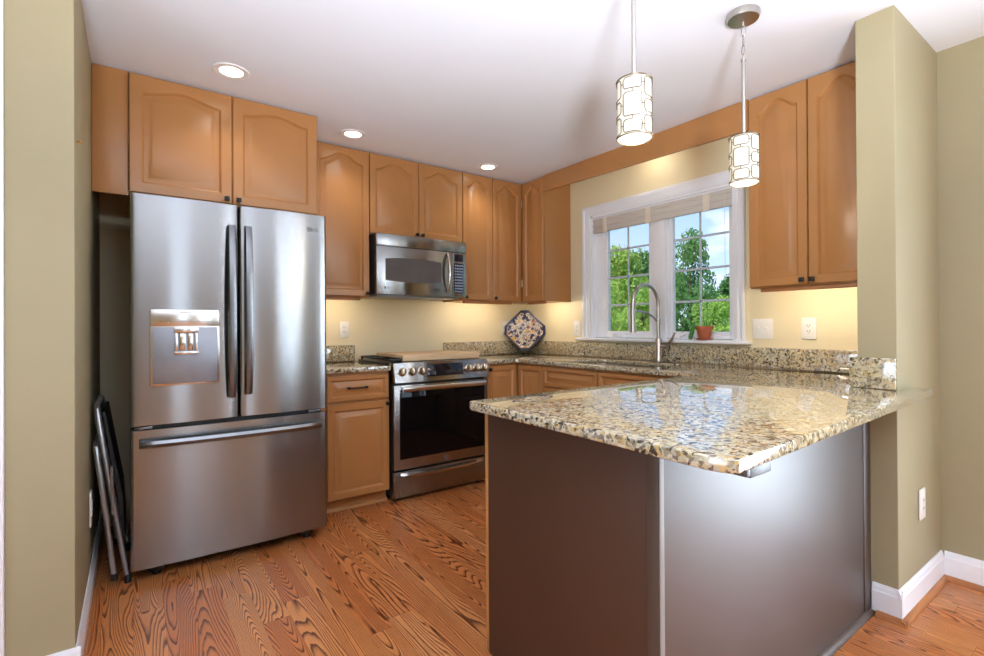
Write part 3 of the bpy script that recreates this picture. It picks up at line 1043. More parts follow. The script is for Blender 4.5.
def curved_slab(x0, x1, z0, z1, yb, yf, bulge, n=14, edge=0.012):
    """a door skin: slightly domed front facing -Y with rolled side edges"""
    bm = nb()
    prof = []
    w = x1 - x0
    prof.append((x0, yb)); prof.append((x0, yf + edge))
    for k in range(1, 4):
        a = k / 4 * pi / 2
        prof.append((x0 + edge * (1 - cos(a)), yf + edge * (1 - sin(a))))
    for k in range(n + 1):
        t = k / n
        prof.append((x0 + edge + (w - 2 * edge) * t, yf - bulge * 4 * t * (1 - t)))
    for k in range(3, 0, -1):
        a = k / 4 * pi / 2
        prof.append((x1 - edge * (1 - cos(a)), yf + edge * (1 - sin(a))))
    prof.append((x1, yf + edge)); prof.append((x1, yb))
    prism(bm, prof, z0, z1)
    return bm


dl = obj('left_door', curved_slab(-3.130, -2.683, 0.722, 1.795, -0.805, FY, 0.008), 'steel', fr)
dr = obj('right_door', curved_slab(-2.677, -2.236, 0.722, 1.795, -0.805, FY, 0.008), 'steel', fr)
dz = obj('freezer_drawer', curved_slab(-3.130, -2.236, 0.060, 0.700, -0.805, FY, 0.008), 'steel', fr)
obj('door_gap', box(nb(), -3.10, -2.26, -0.88, -0.80, 0.699, 0.723), 'rubber', fr)


def door_pull(x, z0, z1, parent, sgn):
    bm = nb()
    n = 20
    L = z1 - z0
    for k in range(n + 1):
        pass
    rows = []
    for k in range(n + 1):
        t = k / n
        z = z0 + L * t
        y = FY - 0.028 - 0.030 * (4 * t * (1 - t)) ** 0.7
        w = 0.0185 + 0.003 * (4 * t * (1 - t))
        ring = [(x - w, y + 0.012), (x - w * 0.7, y - 0.004), (x, y - 0.008), (x + w * 0.7, y - 0.004), (x + w, y + 0.012), (x + w * 0.6, y + 0.018), (x - w * 0.6, y + 0.018)]
        rows.append([bm.verts.new((a, b, z)) for a, b in ring])
    for A, B in zip(rows, rows[1:]):
        for i in range(7):
            bm.faces.new([A[i], A[(i + 1) % 7], B[(i + 1) % 7], B[i]])
    bm.faces.new(rows[0]); bm.faces.new(rows[-1])
    for zz in (z0 + 0.02, z1 - 0.02):
        box(bm, x - 0.012, x + 0.012, FY - 0.03, FY + 0.004, zz - 0.018, zz + 0.018, 0.003)
    return obj('handle', bm, 'steel_dark', parent)


door_pull(-2.716, 0.825, 1.688, dl, 1)
door_pull(-2.640, 0.835, 1.690, dr, -1)
# freezer handle, bowed bar
bm = nb(); rows = []
n = 26
for k in range(n + 1):
    t = k / n
    x = -3.098 + (0.826) * t
    y = FY - 0.026 - 0.034 * (4 * t * (1 - t)) ** 0.6
    zc = 0.640
    ring = [(y + 0.014, zc - 0.020), (y - 0.002, zc - 0.014), (y - 0.008, zc), (y - 0.002, zc + 0.014), (y + 0.014, zc + 0.020), (y + 0.018, zc)]
    rows.append([bm.verts.new((x, a, b)) for a, b in ring])
for A, B in zip(rows, rows[1:]):
    for i in range(6):
        bm.faces.new([A[i], A[(i + 1) % 6], B[(i + 1) % 6], B[i]])
bm.faces.new(rows[0]); bm.faces.new(rows[-1])
for xx in (-3.078, -2.292):
    box(bm, xx - 0.02, xx + 0.02, FY - 0.03, FY + 0.004, 0.628, 0.652, 0.003)
obj('handle', bm, 'steel_dark', dz)
# dispenser
DY = FY - 0.009
dp = obj('dispenser', box(nb(), -3.056, -2.770, DY - 0.004, DY + 0.006, 0.902, 1.262, 0.003), 'steel_bright', dl)
obj('control_panel', box(nb(), -3.054, -2.772, DY - 0.007, DY - 0.003, 1.183, 1.259, 0.002), 'steel_bright', dp)
# a dished recess panel with nozzle and paddle
MT['recess'] = plain('dispenser_recess', srgb(150, 154, 162), 0.42, metal=0.6)
obj('recess_panel', box(nb(), -3.046, -2.780, DY - 0.0055, DY - 0.003, 0.912, 1.177, 0.002), 'recess', dp)
bm = nb()
box(bm, -2.962, -2.862, DY - 0.020, DY - 0.004, 1.150, 1.178, 0.004)
box(bm, -2.958, -2.948, DY - 0.016, DY - 0.004, 1.058, 1.150, 0.002); box(bm, -2.876, -2.866, DY - 0.016, DY - 0.004, 1.058, 1.150, 0.002)
box(bm, -2.962, -2.862, DY - 0.018, DY - 0.004, 1.048, 1.062, 0.002)
obj('nozzle_frame', bm, 'steel_bright', dp)
bm = nb(); box(bm, -2.940, -2.915, DY - 0.012, DY - 0.004, 1.066, 1.148, 0.003); box(bm, -2.905, -2.884, DY - 0.012, DY - 0.004, 1.066, 1.148, 0.003)
obj('paddle', bm, 'knobmetal', dp)
for x in (-3.01, -2.975, -2.93, -2.895, -2.86, -2.825):
    obj('control_mark', box(nb(), x - 0.006, x + 0.006, DY - 0.0078, DY - 0.0068, 1.204, 1.2065), 'slot', dp)
obj('control_mark', box(nb(), -2.94, -2.885, DY - 0.0078, DY - 0.0068, 1.246, 1.2485), 'slot', dp)
bm = text_bm('LG', 0.030, face_y(-2.302, FY - 0.0075, 1.712)); obj('lettering', bm, 'letter', dr)
bm = nb(); lathe(bm, [(0.0085, 0), (0.0105, -0.001), (0.0125, 0)], (-2.332, FY - 0.0078, 1.712), 20, axis='y')
box(bm, -2.3335, -2.3305, FY - 0.0085, FY - 0.0068, 1.707, 1.717); obj('emblem', bm, 'letter', dr)
bm = nb(); lathe(bm, [(0, 0), (0.004, -0.0), (0.003, -0.0015), (0, -0.002)], (-2.885, FY - 0.0085, 1.297), 12, axis='y'); obj('indicator', bm, 'plate_white', dl)
for x in (-3.08, -2.30):
    obj('hinge', box(nb(), x - 0.035, x + 0.035, -0.90, -0.80, 0.702, 0.716, 0.003), 'steel_dark', fr)
for x in (-3.03, -2.33):
    bm = nb()
    box(bm, x - 0.03, x + 0.03, -0.86, -0.78, 0.018, 0.058, 0.004)
    lathe(bm, [(0, 0), (0.018, 0), (0.018, 0.03), (0, 0.03)], (x, -0.84, 0.0), 14)
    obj('foot', bm, 'rubber', fr)
    obj('foot', lathe(nb(), [(0, 0), (0.018, 0), (0.018, 0.06), (0, 0.06)], (x, -0.15, 0.0), 14), 'rubber', fr)
obj('base_grille', box(nb(), -3.10, -2.26, -0.80, -0.77, 0.022, 0.06), 'rubber', fr)

# ------------------------------------------------------------------ range
RX0, RX1 = -1.716, -0.956
rg = thing('kitchen_range', (-1.336, -0.34, 0), 'stainless slide-in range with black oven glass and six front knobs', 'range')
bm = nb(); box(bm, RX0 + 0.004, RX1 - 0.004, -0.635, -0.03, 0.025, 0.905, 0.002)
obj('body', bm, 'dark_trim', rg)
obj('oven_door', box(nb(), RX0, RX1, -0.672, -0.637, 0.216, 0.782, 0.004), 'steel', rg)
od = bpy.data.objects['oven_door']
obj('oven_window', box(nb(), RX0 + 0.042, RX1 - 0.028, -0.675, -0.671, 0.284, 0.752, 0.002), 'glassblack', od)
bm = nb(); rows = []
for k in range(21):
    t = k / 20; x = RX0 + 0.050 + (0.672) * t
    y = -0.706 - 0.010 * (4 * t * (1 - t)) ** 0.5
    rows.append([bm.verts.new((x, y + 0.010 * cos(a), 0.758 + 0.0165 * sin(a))) for a in [i * pi / 5 for i in range(10)]])
for A, B in zip(rows, rows[1:]):
    for i in range(10):
        bm.faces.new([A[i], A[(i + 1) % 10], B[(i + 1) % 10], B[i]])
bm.faces.new(rows[0]); bm.faces.new(rows[-1])
for x in (RX0 + 0.062, RX0 + 0.71):
    box(bm, x - 0.010, x + 0.010, -0.704, -0.670, 0.748, 0.768, 0.002)
obj('handle', bm, 'steel_bright', od)
bm = nb(); lathe(bm, [(0, -0.003), (0.017, -0.003), (0.019, 0.0)], (-1.318, -0.672, 0.248), 24, axis='y'); em = obj('emblem', bm, 'letter', od)
obj('lettering', text_bm('GE', 0.019, face_y(-1.318, -0.6755, 0.248)), 'steel_bright', em)
dw = obj('storage_drawer', box(nb(), RX0, RX1, -0.672, -0.637, 0.030, 0.203, 0.004), 'steel', rg)
bm = nb(); rows = []
for k in range(25):
    t = k / 24; x = RX0 + 0.045 + 0.665 * t
    s = (4 * t * (1 - t)) ** 0.6
    y = -0.674 - 0.034 * s; z = 0.176
    h = 0.004 + 0.012 * s
    rows.append([bm.verts.new((x, a, b)) for a, b in ((-0.672, z + 0.016), (y, z + 0.004), (y - 0.002, z - h * 0.4), (y + 0.004, z - h), (-0.672, z - 0.004))])
for A, B in zip(rows, rows[1:]):
    for i in range(5):
        bm.faces.new([A[i], A[(i + 1) % 5], B[(i + 1) % 5], B[i]])
bm.faces.new(rows[0]); bm.faces.new(rows[-1])
obj('handle', bm, 'steel_bright', dw)
# slanted control panel
bm = nb(); prism(bm, [(-0.692, 0.800), (-0.664, 0.930), (-0.60, 0.934), (-0.60, 0.800)], RX0, RX1, 0.003, 2, axis='x')
cp = obj('control_panel', bm, 'steel', rg)


def on_panel(x, z, off=0.0):
    t = (z - 0.800) / 0.130
    y = -0.692 + 0.028 * t
    n = Vector((0, -0.130, 0.028)).normalized()   # outward normal of the slanted face
    n = Vector((0, -0.978, 0.210))
    return Vector((x, y, z)) + n * off


Rp = Matrix.Rotation(math.atan2(0.210, 0.978), 4, 'X')


def panel_bm(bm, x, z, off):
    p = on_panel(x, z, off)
    bmesh.ops.transform(bm, matrix=Matrix.Translation(p) @ Matrix.Rotation(-math.atan2(0.21, 0.978), 4, 'X'), verts=bm.verts)
    return bm


bm = nb(); box(bm, -0.147, 0.147, -0.002, 0.002, -0.043, 0.043, 0.001)
obj('display', panel_bm(bm, -1.323, 0.872, 0.001), 'lens', cp)
for i, x in enumerate((-1.662, -1.586, -1.510, -1.126, -1.056, -0.988)):
    bm = nb()
    lathe(bm, [(0, 0.0), (0.030, 0.0), (0.030, -0.006), (0.026, -0.008), (0.024, -0.028), (0.021, -0.032), (0, -0.032)], (0, 0, 0), 22, axis='y')
    box(bm, -0.005, 0.005, -0.040, -0.030, -0.020, 0.020, 0.002)
    obj('knob', panel_bm(bm, x, 0.870, 0.0005), 'knobmetal', cp)
# cooktop, burners and grates
bm = nb(); box(bm, RX0, RX1, -0.600, -0.035, 0.906, 0.926, 0.003)
obj('cooktop', bm, 'dark_trim', rg)
for (x, y, r) in ((-1.56, -0.45, 0.045), (-1.10, -0.45, 0.05), (-1.56, -0.18, 0.035), (-1.10, -0.18, 0.04), (-1.33, -0.31, 0.04)):
    bm = nb(); lathe(bm, [(0, 0.014), (r * 0.7, 0.014), (r * 0.75, 0.008), (r, 0.007), (r, 0.0005)], (x, y, 0.926), 20)
    obj('burner', bm, 'rubber', rg)
for (a, b) in ((RX0 + 0.012, -1.465), (-1.460, -1.212), (-1.207, RX1 - 0.012)):
    bm = nb()
    for y in (-0.585, -0.32, -0.06):
        box(bm, a, b, y - 0.006, y + 0.006, 0.940, 0.955, 0.002)
    for x in (a + 0.006, (a + b) / 2, b - 0.006):
        box(bm, x - 0.006, x + 0.006, -0.585, -0.06, 0.940, 0.955, 0.002)
    for x in (a + 0.008, b - 0.008):
        for y in (-0.583, -0.062):
            box(bm, x - 0.006, x + 0.006, y - 0.006, y + 0.006, 0.9265, 0.945, 0.001)
    obj('grate', bm, 'rubber', rg)
for x in (RX0 + 0.05, RX1 - 0.05):
    for y in (-0.60, -0.10):
        obj('foot', lathe(nb(), [(0, 0), (0.015, 0), (0.015, 0.028), (0, 0.028)], (x, y, 0), 12), 'rubber', rg)

# board on the grates
tb = thing('cutting_board', (-1.33, -0.33, 0.9565), 'large maple cutting board lying over the range burners', 'cutting board')
obj('board', box(nb(), -1.622, -0.988, -0.596, -0.160, 0.9565, 0.979, 0.002), 'board', tb)
obj('front_lip', box(nb(), -1.622, -0.988, -0.616, -0.597, 0.937, 0.979, 0.002), 'board', tb)

# ------------------------------------------------------------------ microwave
mw = thing('microwave', (-1.345, -0.20, 1.405), 'stainless over-the-range microwave under the short double cabinet', 'microwave')
MX0, MX1, MZ0, MZ1, MY = -1.722, -0.966, 1.408, 1.842, -0.385
bm = nb(); box(bm, MX0, MX1, -0.372, -0.01, MZ0, MZ1, 0.002)
obj('body', bm, 'dark_trim', mw)
obj('vent_grille', box(nb(), MX0, MX1, MY - 0.018, -0.372, 1.757, MZ1, 0.003), 'steel', mw)
md = obj('door', box(nb(), MX0, -1.098, MY - 0.020, -0.372, MZ0, 1.753, 0.003), 'steel', mw)
# lens-shaped window: straight sides, bowed top and bottom
pts = []
x0, x1 = -1.655, -1.195
for k in range(13):
    t = k / 12; pts.append((x0 + (x1 - x0) * t, 1.510 - 0.012 * 4 * t * (1 - t)))
for k in range(13):
    t = k / 12; pts.append((x1 + (x0 - x1) * t, 1.664 + 0.014 * 4 * t * (1 - t)))
MT['mwglass'] = plain('smoked_microwave_glass', srgb(92, 90, 90), 0.15)
bm = nb(); prism(bm, pts, MY - 0.0225, MY - 0.019, 0.001, 1, axis='y'); obj('door_window', bm, 'mwglass', md)
bm = nb(); P = []
for k in range(13):
    t = k / 12; P.append((-1.140 + 0.0 * t, MY - 0.024 - 0.034 * (4 * t * (1 - t)) ** 0.7, 1.435 + 0.305 * t))
tube(bm, P, [0.009 + 0.004 * (4 * (k / 12) * (1 - k / 12)) for k in range(13)], 12); obj('handle', bm, 'knobmetal', md)
pn = obj('control_panel', box(nb(), -1.094, MX1, MY - 0.020, -0.372, MZ0, 1.753, 0.003), 'steel', mw)
obj('display', box(nb(), -1.076, -0.996, MY - 0.022, MY - 0.019, 1.685, 1.742, 0.001), 'lens', pn)
kp = obj('keypad', box(nb(), -1.078, -0.994, MY - 0.022, MY - 0.019, 1.435, 1.670, 0.001), 'lens', pn)
bm = nb()
for i in range(4):
    for j in range(10):
        box(bm, -1.073 + i * 0.0195, -1.059 + i * 0.0195, MY - 0.0232, MY - 0.0218, 1.443 + j * 0.0225, 1.455 + j * 0.0225)
obj('key', bm, 'key', kp)
bm = nb(); lathe(bm, [(0, -0.001), (0.007, -0.001), (0.007, 0)], (-1.655, MY - 0.0205, 1.455), 16, axis='y'); obj('emblem', bm, 'dark_trim', md)
obj('lettering', text_bm('GE', 0.016, face_y(-1.628, MY - 0.021, 1.455)), 'dark_trim', md)
obj('lettering', text_bm('PROFILE', 0.014, face_y(-1.235, MY - 0.021, 1.455)), 'dark_trim', md)
bm = nb(); box(bm, MX0 + 0.03, MX1 - 0.03, -0.34, -0.03, 1.396, MZ0, 0.002)
obj('underside', bm, 'recess', mw)

# ------------------------------------------------------------------ wall plates
def wall_plate(x, y, z, face, w, h, kind, label, cat):
    t = thing('wall_outlet' if kind == 'outlet' else 'wall_switch', (x, y, z), label, cat)
    M4 = Matrix.Translation((x, y, z)) @ Matrix.Rotation(FR[face], 4, 'Z')
    def put(bm): bmesh.ops.transform(bm, matrix=M4, verts=bm.verts); return bm
    obj('cover_plate', put(box(nb(), -w / 2, w / 2, -0.007, -0.001, -h / 2, h / 2, 0.002)), 'plate_white', t)
    if kind == 'outlet':
        obj('socket', put(box(nb(), -0.017, 0.017, -0.0095, -0.0065, -0.034, 0.034, 0.001)), 'plate_white', t)
        bm = nb()
        for s in (-0.017, 0.017):
            box(bm, -0.008, -0.005, -0.0101, -0.009, s - 0.004, s + 0.006); box(bm, 0.005, 0.008, -0.0101, -0.009, s - 0.004, s + 0.006)
            box(bm, -0.002, 0.002, -0.0101, -0.009, s - 0.011, s - 0.007)
        obj('slots', put(bm), 'slot', t)
    else:
        for s in ((-0.023, 0.023) if w > 0.1 else (0,)):
            bm = nb(); box(bm, s - 0.005, s + 0.005, -0.018, -0.006, -0.004, 0.012, 0.001)
            obj('toggle', put(bm), 'plate_white', t)
    return t


wall_plate(-1.815, -0.001, 1.156, 'S', 0.076, 0.120, 'outlet', 'white outlet above the short worktop between refrigerator and range', 'outlet')
wall_plate(-0.268, -0.001, 1.162, 'S', 0.072, 0.120, 'outlet', 'cream outlet partly hidden behind the patterned plate', 'outlet')
wall_plate(-0.001, -0.678, 1.153, 'W', 0.074, 0.130, 'outlet', 'white outlet just left of the window casing', 'outlet')
wall_plate(-0.001, -2.230, 1.150, 'W', 0.118, 0.122, 'switch', 'white double switch plate just right of the window', 'switch')
wall_plate(-0.001, -2.484, 1.153, 'W', 0.078, 0.122, 'outlet', 'white outlet under the right wall cabinet, nearest the stub wall', 'outlet')
wall_plate(-0.378, SY0 - 0.001, 0.405, 'S', 0.078, 0.128, 'outlet', 'low white outlet on the stub wall below the worktop end', 'outlet')
wall_plate(XL + 0.001, -0.88, 0.375, 'E', 0.076, 0.150, 'outlet', 'low white outlet on the left wall beside the folded chair', 'outlet')
bm = nb(); tube(bm, [(XL - 0.004, -1.47, 1.823), (XL + 0.012, -1.47, 1.827)], 0.0028, 8); lathe(bm, [(0, 0), (0.006, 0), (0.005, 0.003), (0, 0.003)], (XL + 0.011, -1.47, 1.827), 10, axis='x')
MT['brass'] = plain('brass_nail', srgb(180, 130, 50), 0.3, metal=1.0)
tag(obj('picture_nail', bm, 'brass'), 'small brass nail sticking out of the left wall', 'nail')

# ------------------------------------------------------------------ patterned plate
pc = Vector((-0.150, -0.150, 1.135))
pl = thing('decorative_plate', (-0.15, -0.15, KZ1 + 0.001), 'navy-edged octagonal painted plate propped in the worktop corner', 'plate')


def plate_place(bm):
    Rm = Matrix.Rotation(-radians(41), 4, 'Z') @ Matrix.Rotation(-radians(12), 4, 'X')
    bmesh.ops.transform(bm, matrix=Matrix.Translation(pc) @ Rm, verts=bm.verts)
    return bm


def oct_pts(a, cut):
    """a diamond with half-diagonal a and its tips cut off"""
    k = cut
    return [(k, -a + k), (a - k, -k), (a - k, k), (k, a - k), (-k, a - k), (-a + k, k), (-a + k, -k), (-k, -a + k)]


def oct_ring(bm, specs, cap):
    vv = []
    for a, cut, y in specs:
        vv.append([bm.verts.new((p[0], y, p[1])) for p in oct_pts(a, cut)])
    for A, B in zip(vv, vv[1:]):
        for k in range(8):
            bm.faces.new([A[k], A[(k + 1) % 8], B[(k + 1) % 8], B[k]])
    for c_ in cap:
        bm.faces.new(vv[c_])
    return bm


bm = nb(); oct_ring(bm, [(0.170, 0.038, 0.020), (0.224, 0.038, -0.006), (0.228, 0.038, -0.012), (0.222, 0.038, -0.012), (0.202, 0.036, -0.002)], [0])
obj('rim', plate_place(bm), 'navy', pl)
bm = nb(); oct_ring(bm, [(0.203, 0.036, -0.0025), (0.189, 0.034, 0.004), (0.169, 0.032, 0.009)], [2])
o = obj('painted_face', plate_place(bm), 'ceramic', pl)
bm = nb()
for s in (-0.04, 0.04):
    tube(bm, [(s, -0.028, -0.165), (s, -0.026, -0.192), (s, 0.03, -0.195), (s, 0.10, -0.185), (s, 0.05, 0.0)], 0.004, 8)
tube(bm, [(-0.04, 0.03, -0.195), (0.04, 0.03, -0.195)], 0.004, 8)
plate_place(bm)
zmin = min(v.co.z for v in bm.verts)
bmesh.ops.translate(bm, verts=bm.verts, vec=(0, 0, KZ1 + 0.0015 - zmin))
tag(obj('plate_stand', bm, 'black'), 'black wire stand holding the patterned plate', 'stand')

# ------------------------------------------------------------------ pot on the sill
px_, py_ = -0.022, -1.862
pt = thing('flower_pot', (px_, py_, 1.077), 'small terracotta pot on a saucer on the window sill', 'plant pot')
bm = nb(); lathe(bm, [(0, 0.0), (0.048, 0.0), (0.056, 0.010), (0.053, 0.010), (0.046, 0.004), (0, 0.004)], (px_, py_, 1.0765), 24); obj('saucer', bm, 'terra', pt)
bm = nb(); lathe(bm, [(0, 0.004), (0.036, 0.004), (0.048, 0.068), (0.056, 0.068), (0.058, 0.092), (0.050, 0.092), (0.048, 0.078), (0, 0.076)], (px_, py_, 1.0765), 24); obj('pot', bm, 'terra', pt)
bm = nb(); lathe(bm, [(0, 0.082), (0.030, 0.083), (0.0485, 0.080)], (px_, py_, 1.0765), 20); obj('soil', bm, 'soil', pt)
bm = nb()
for k in range(7):
    a = k * 2.4; r = 0.012
    q = Vector((px_ + 0.012 + r * cos(a), py_ - 0.015 + r * sin(a), 1.158))
    tube(bm, [q, q + Vector((0.006 * cos(a), 0.006 * sin(a), 0.025)), q + Vector((0.014 * cos(a), 0.014 * sin(a), 0.045 + 0.004 * k))], [0.002, 0.003, 0.0008], 6)
obj('sprout', bm, 'plant', pt)
bm = nb(); lathe(bm, [(0, 0), (0.012, 0), (0.015, 0.02), (0.014, 0.06), (0.010, 0.095), (0.004, 0.112), (0, 0.115)], (0, 0, 0), 10)
bmesh.ops.transform(bm, matrix=Matrix.Translation((-0.035, -1.765, 1.0768)) @ Matrix.Rotation(radians(17), 4, 'X'), verts=bm.verts)
for k in range(9):
    z = 0.012 + k * 0.011
    tube(bm, [(-0.035, -1.765 - 0.3 * z, 1.0768 + z), (-0.035 + 0.018 * cos(k * 2), -1.765 - 0.3 * z + 0.018 * sin(k * 2), 1.0768 + z + 0.008)], [0.0035, 0.0008], 5)
zmin = min(v.co.z for v in bm.verts)
bmesh.ops.translate(bm, verts=bm.verts, vec=(0, 0, 1.0765 - zmin))
tag(obj('small_cactus', bm, 'plant'), 'small green succulent stem leaning beside the terracotta pot', 'plant')


# ------------------------------------------------------------------ pendants
def pendant(x, y, zb, label, rot):
    t = thing('pendant_light', (x, y, H), label, 'pendant light', 'pendant lights over the peninsula')
    bm = nb(); lathe(bm, [(0, -0.0005), (0.062, -0.0005), (0.063, -0.010), (0.058, -0.026), (0.020, -0.030), (0, -0.030)], (x, y, H), 32)
    obj('canopy', bm, 'nickel', t)
    zt = zb + 0.190
    bm = nb()
    # loop, two links, ring
    def ring(c, rx, rz, ang, r=0.0022):
        pts = []
        for k in range(16):
            a = 2 * pi * k / 16
            pts.append((c[0] + rx * cos(a) * cos(ang), c[1] + rx * cos(a) * sin(ang), c[2] + rz * sin(a)))
        tube(bm, pts, r, 6, closed=True)
    ring((x, y, H - 0.038), 0.010, 0.012, 0.3); ring((x, y, H - 0.070), 0.008, 0.023, 1.6)
    ring((x, y, H - 0.110), 0.008, 0.022, 0.2); ring((x, y, H - 0.148), 0.008, 0.020, 1.4); ring((x, y, H - 0.176), 0.011, 0.012, 0.3)
    obj('chain', bm, 'nickel', t)
    bm = nb(); tube(bm, [(x, y, H - 0.186), (x, y, zt + 0.004)], 0.0075, 12)
    lathe(bm, [(0.0, 0), (0.010, 0), (0.010, -0.012), (0, -0.012)], (x, y, H - 0.182), 12)
    obj('rod', bm, 'nickel', t)
    bm = nb(); lathe(bm, [(0.0, 0.0), (0.050, 0.0), (0.050, -0.003), (0.0, -0.003)], (x, y, zt + 0.002), 32)
    obj('top_plate', bm, 'nickel', t)
    bm = nb(); lathe(bm, [(0.0515, 0.0), (0.053, 0.001), (0.053, 0.184), (0.0515, 0.185), (0.0515, 0.0)], (x, y, zb + 0.004), 48)
    sh = obj('shade', bm, 'shade', t)
    bm = nb(); lathe(bm, [(0, -0.004), (0.044, -0.004), (0.0512, 0.001), (0.0512, 0.004), (0, 0.004)], (x, y, zb + 0.004), 48)
    obj('diffuser', bm, 'diffuser', t)
    # metal overlay: rims and a fretwork of rounded cells
    bm = nb(); Rr = 0.0555
    def cyl(a, z): return (x + Rr * cos(a), y + Rr * sin(a), zb + z)
    for z in (0.004, 0.189):
        tube(bm, [cyl(2 * pi * k / 48, z) for k in range(48)], 0.0022, 6, closed=True)
    ncol = 5
    for i in range(ncol):
        a0 = rot + 2 * pi * i / ncol; da = 2 * pi / ncol
        rows_ = [(0.010, 0.062), (0.073, 0.113), (0.124, 0.183)] if i % 2 else [(0.010, 0.050), (0.061, 0.136), (0.147, 0.183)]
        for (z0, z1) in rows_:
            pts = []
            A0, A1 = a0 + 0.07 * da, a0 + 0.93 * da
            for (aa, zz, sa, sz) in ((A0, z0, 1, 1), (A1, z0, -1, 1), (A1, z1, -1, -1), (A0, z1, 1, -1)):
                pts.append((aa, zz, sa, sz))
            P = []
            rr = 0.007
            def seg(p, q, n=5):
                return [(p[0] + (q[0] - p[0]) * k / n, p[1] + (q[1] - p[1]) * k / n) for k in range(n)]
            c0 = (A0 + rr / Rr, z0); c1 = (A1 - rr / Rr, z0); c2 = (A1, z0 + rr); c3 = (A1, z1 - rr); c4 = (A1 - rr / Rr, z1); c5 = (A0 + rr / Rr, z1); c6 = (A0, z1 - rr); c7 = (A0, z0 + rr)
            P += seg(c0, c1) + seg(c1, c2, 1) + seg(c2, c3, 2) + seg(c3, c4, 1) + seg(c4, c5) + seg(c5, c6, 1) + seg(c6, c7, 2) + seg(c7, c0, 1)
            tube(bm, [cyl(a, z) for a, z in P], 0.0017, 5, closed=True)
        for zz in (0.032, 0.097, 0.164):
            tube(bm, [cyl(a0 + 0.93 * da, zz), cyl(a0 + 1.07 * da, zz)], 0.0014, 5)
        zc = rows_
        for j in (0, 1):
            zm0, zm1 = zc[j][1], zc[j + 1][0]
            tube(bm, [cyl(a0 + 0.5 * da, zm0), cyl(a0 + 0.5 * da, zm1)], 0.0014, 5)
    obj('fretwork', bm, 'fret', t)
    ld = bpy.data.lights.new('pendant_bulb', 'POINT'); ld.energy = 3.0; ld.color = (1, 0.86, 0.66); ld.shadow_soft_size = 0.05
    lo = bpy.data.objects.new('pendant_bulb', ld); COL.objects.link(lo); lo.parent = t; lo.location = (0, 0, zb - 0.06 - H)
    return t


pendant(-1.797, -2.68, 1.775, 'nearer pendant light over the peninsula, its canopy cut off by the picture top', 0.55)
pendant(-1.100, -2.68, 1.747, 'farther pendant light with its round ceiling canopy in view', 0.25)

# ------------------------------------------------------------------ recessed lights
for (x, y, lab) in ((-2.722, -0.985, 'recessed ceiling light in front of the refrigerator, leftmost of three'),
                    (-1.946, -0.558, 'recessed ceiling light above the tall door left of the microwave, middle of three'),
                    (-0.829, -0.518, 'recessed ceiling light near the corner wall cabinet, rightmost of three')):
    t = thing('recessed_light', (x, y, H), lab, 'ceiling light', 'recessed ceiling lights')
    bm = nb(); lathe(bm, [(0.0535, -0.003), (0.060, -0.005), (0.080, -0.005), (0.084, -0.0005), (0.0535, -0.0005)], (x, y, H), 32); obj('trim_ring', bm, 'trim', t)
    bm = nb(); lathe(bm, [(0, -0.0025), (0.053, -0.0025), (0.053, -0.0008), (0, -0.0008)], (x, y, H), 32); obj('lens', bm, 'lamp_white', t)
    ld = bpy.data.lights.new('downlight', 'SPOT'); ld.energy = 11; ld.color = (1, 0.93, 0.84); ld.spot_size = radians(125); ld.spot_blend = 0.9; ld.shadow_soft_size = 0.05
    lo = bpy.data.objects.new('downlight', ld); COL.objects.link(lo); lo.parent = t; lo.location = (0, 0, -0.012)

# dining-room chandelier behind the camera, mirrored in the refrigerator door
t = thing('chandelier', (-1.25, -5.6, H), 'brushed nickel chandelier with frosted uplight bowls in the dining room, reflected in the refrigerator', 'chandelier')
bm = nb(); lathe(bm, [(0, -0.0005), (0.06, -0.0005), (0.06, -0.02), (0, -0.03)], (-1.25, -5.6, H), 24); obj('canopy', bm, 'nickel', t)
bm = nb(); tube(bm, [(-1.25, -5.6, H - 0.025), (-1.25, -5.6, 1.60)], 0.008, 10); lathe(bm, [(0, 0), (0.03, 0.01), (0.035, 0.05), (0, 0.09)], (-1.25, -5.6, 1.54), 20); obj('stem', bm, 'nickel', t)
for k in range(5):
    a = 2 * pi * k / 5 + 0.3
    ax, ay = cos(a), sin(a)
    bm = nb(); tube(bm, [(-1.25, -5.6, 1.58), (-1.25 + 0.15 * ax, -5.6 + 0.15 * ay, 1.54), (-1.25 + 0.28 * ax, -5.6 + 0.28 * ay, 1.60), (-1.25 + 0.29 * ax, -5.6 + 0.29 * ay, 1.66)], 0.006, 8)
    arm = obj('arm', bm, 'nickel', t)
    bm = nb(); lathe(bm, [(0, 0.0), (0.03, 0.002), (0.055, 0.03), (0.065, 0.08), (0.061, 0.08), (0.051, 0.034), (0.028, 0.007), (0, 0.005)], (-1.25 + 0.29 * ax, -5.6 + 0.29 * ay, 1.66), 20)
    obj('bowl_shade', bm, 'diffuser', arm)
    ld = bpy.data.lights.new('chandelier_bulb', 'POINT'); ld.energy = 9; ld.color = (0.84, 0.92, 1.0); ld.shadow_soft_size = 0.05
    lo = bpy.data.objects.new('chandelier_bulb', ld); COL.objects.link(lo); lo.parent = t; lo.location = (0.29 * ax, 0.29 * ay, 1.77 - H)

# light behind the valance over the sink
t = thing('recessed_light', (-0.165, -1.50, H), 'light fixture over the sink hidden behind the valance board', 'ceiling light')
bm = nb(); lathe(bm, [(0, -0.02), (0.05, -0.02), (0.055, -0.0005), (0, -0.0005)], (-0.165, -1.50, H), 24); obj('lens', bm, 'lamp_white', t)
ld = bpy.data.lights.new('sink_lamp', 'POINT'); ld.energy = 0.6; ld.color = (1, 0.86, 0.62); ld.shadow_soft_size = 0.04
lo = bpy.data.objects.new('sink_lamp', ld); COL.objects.link(lo); lo.parent = t; lo.location = (0, 0, -0.06)

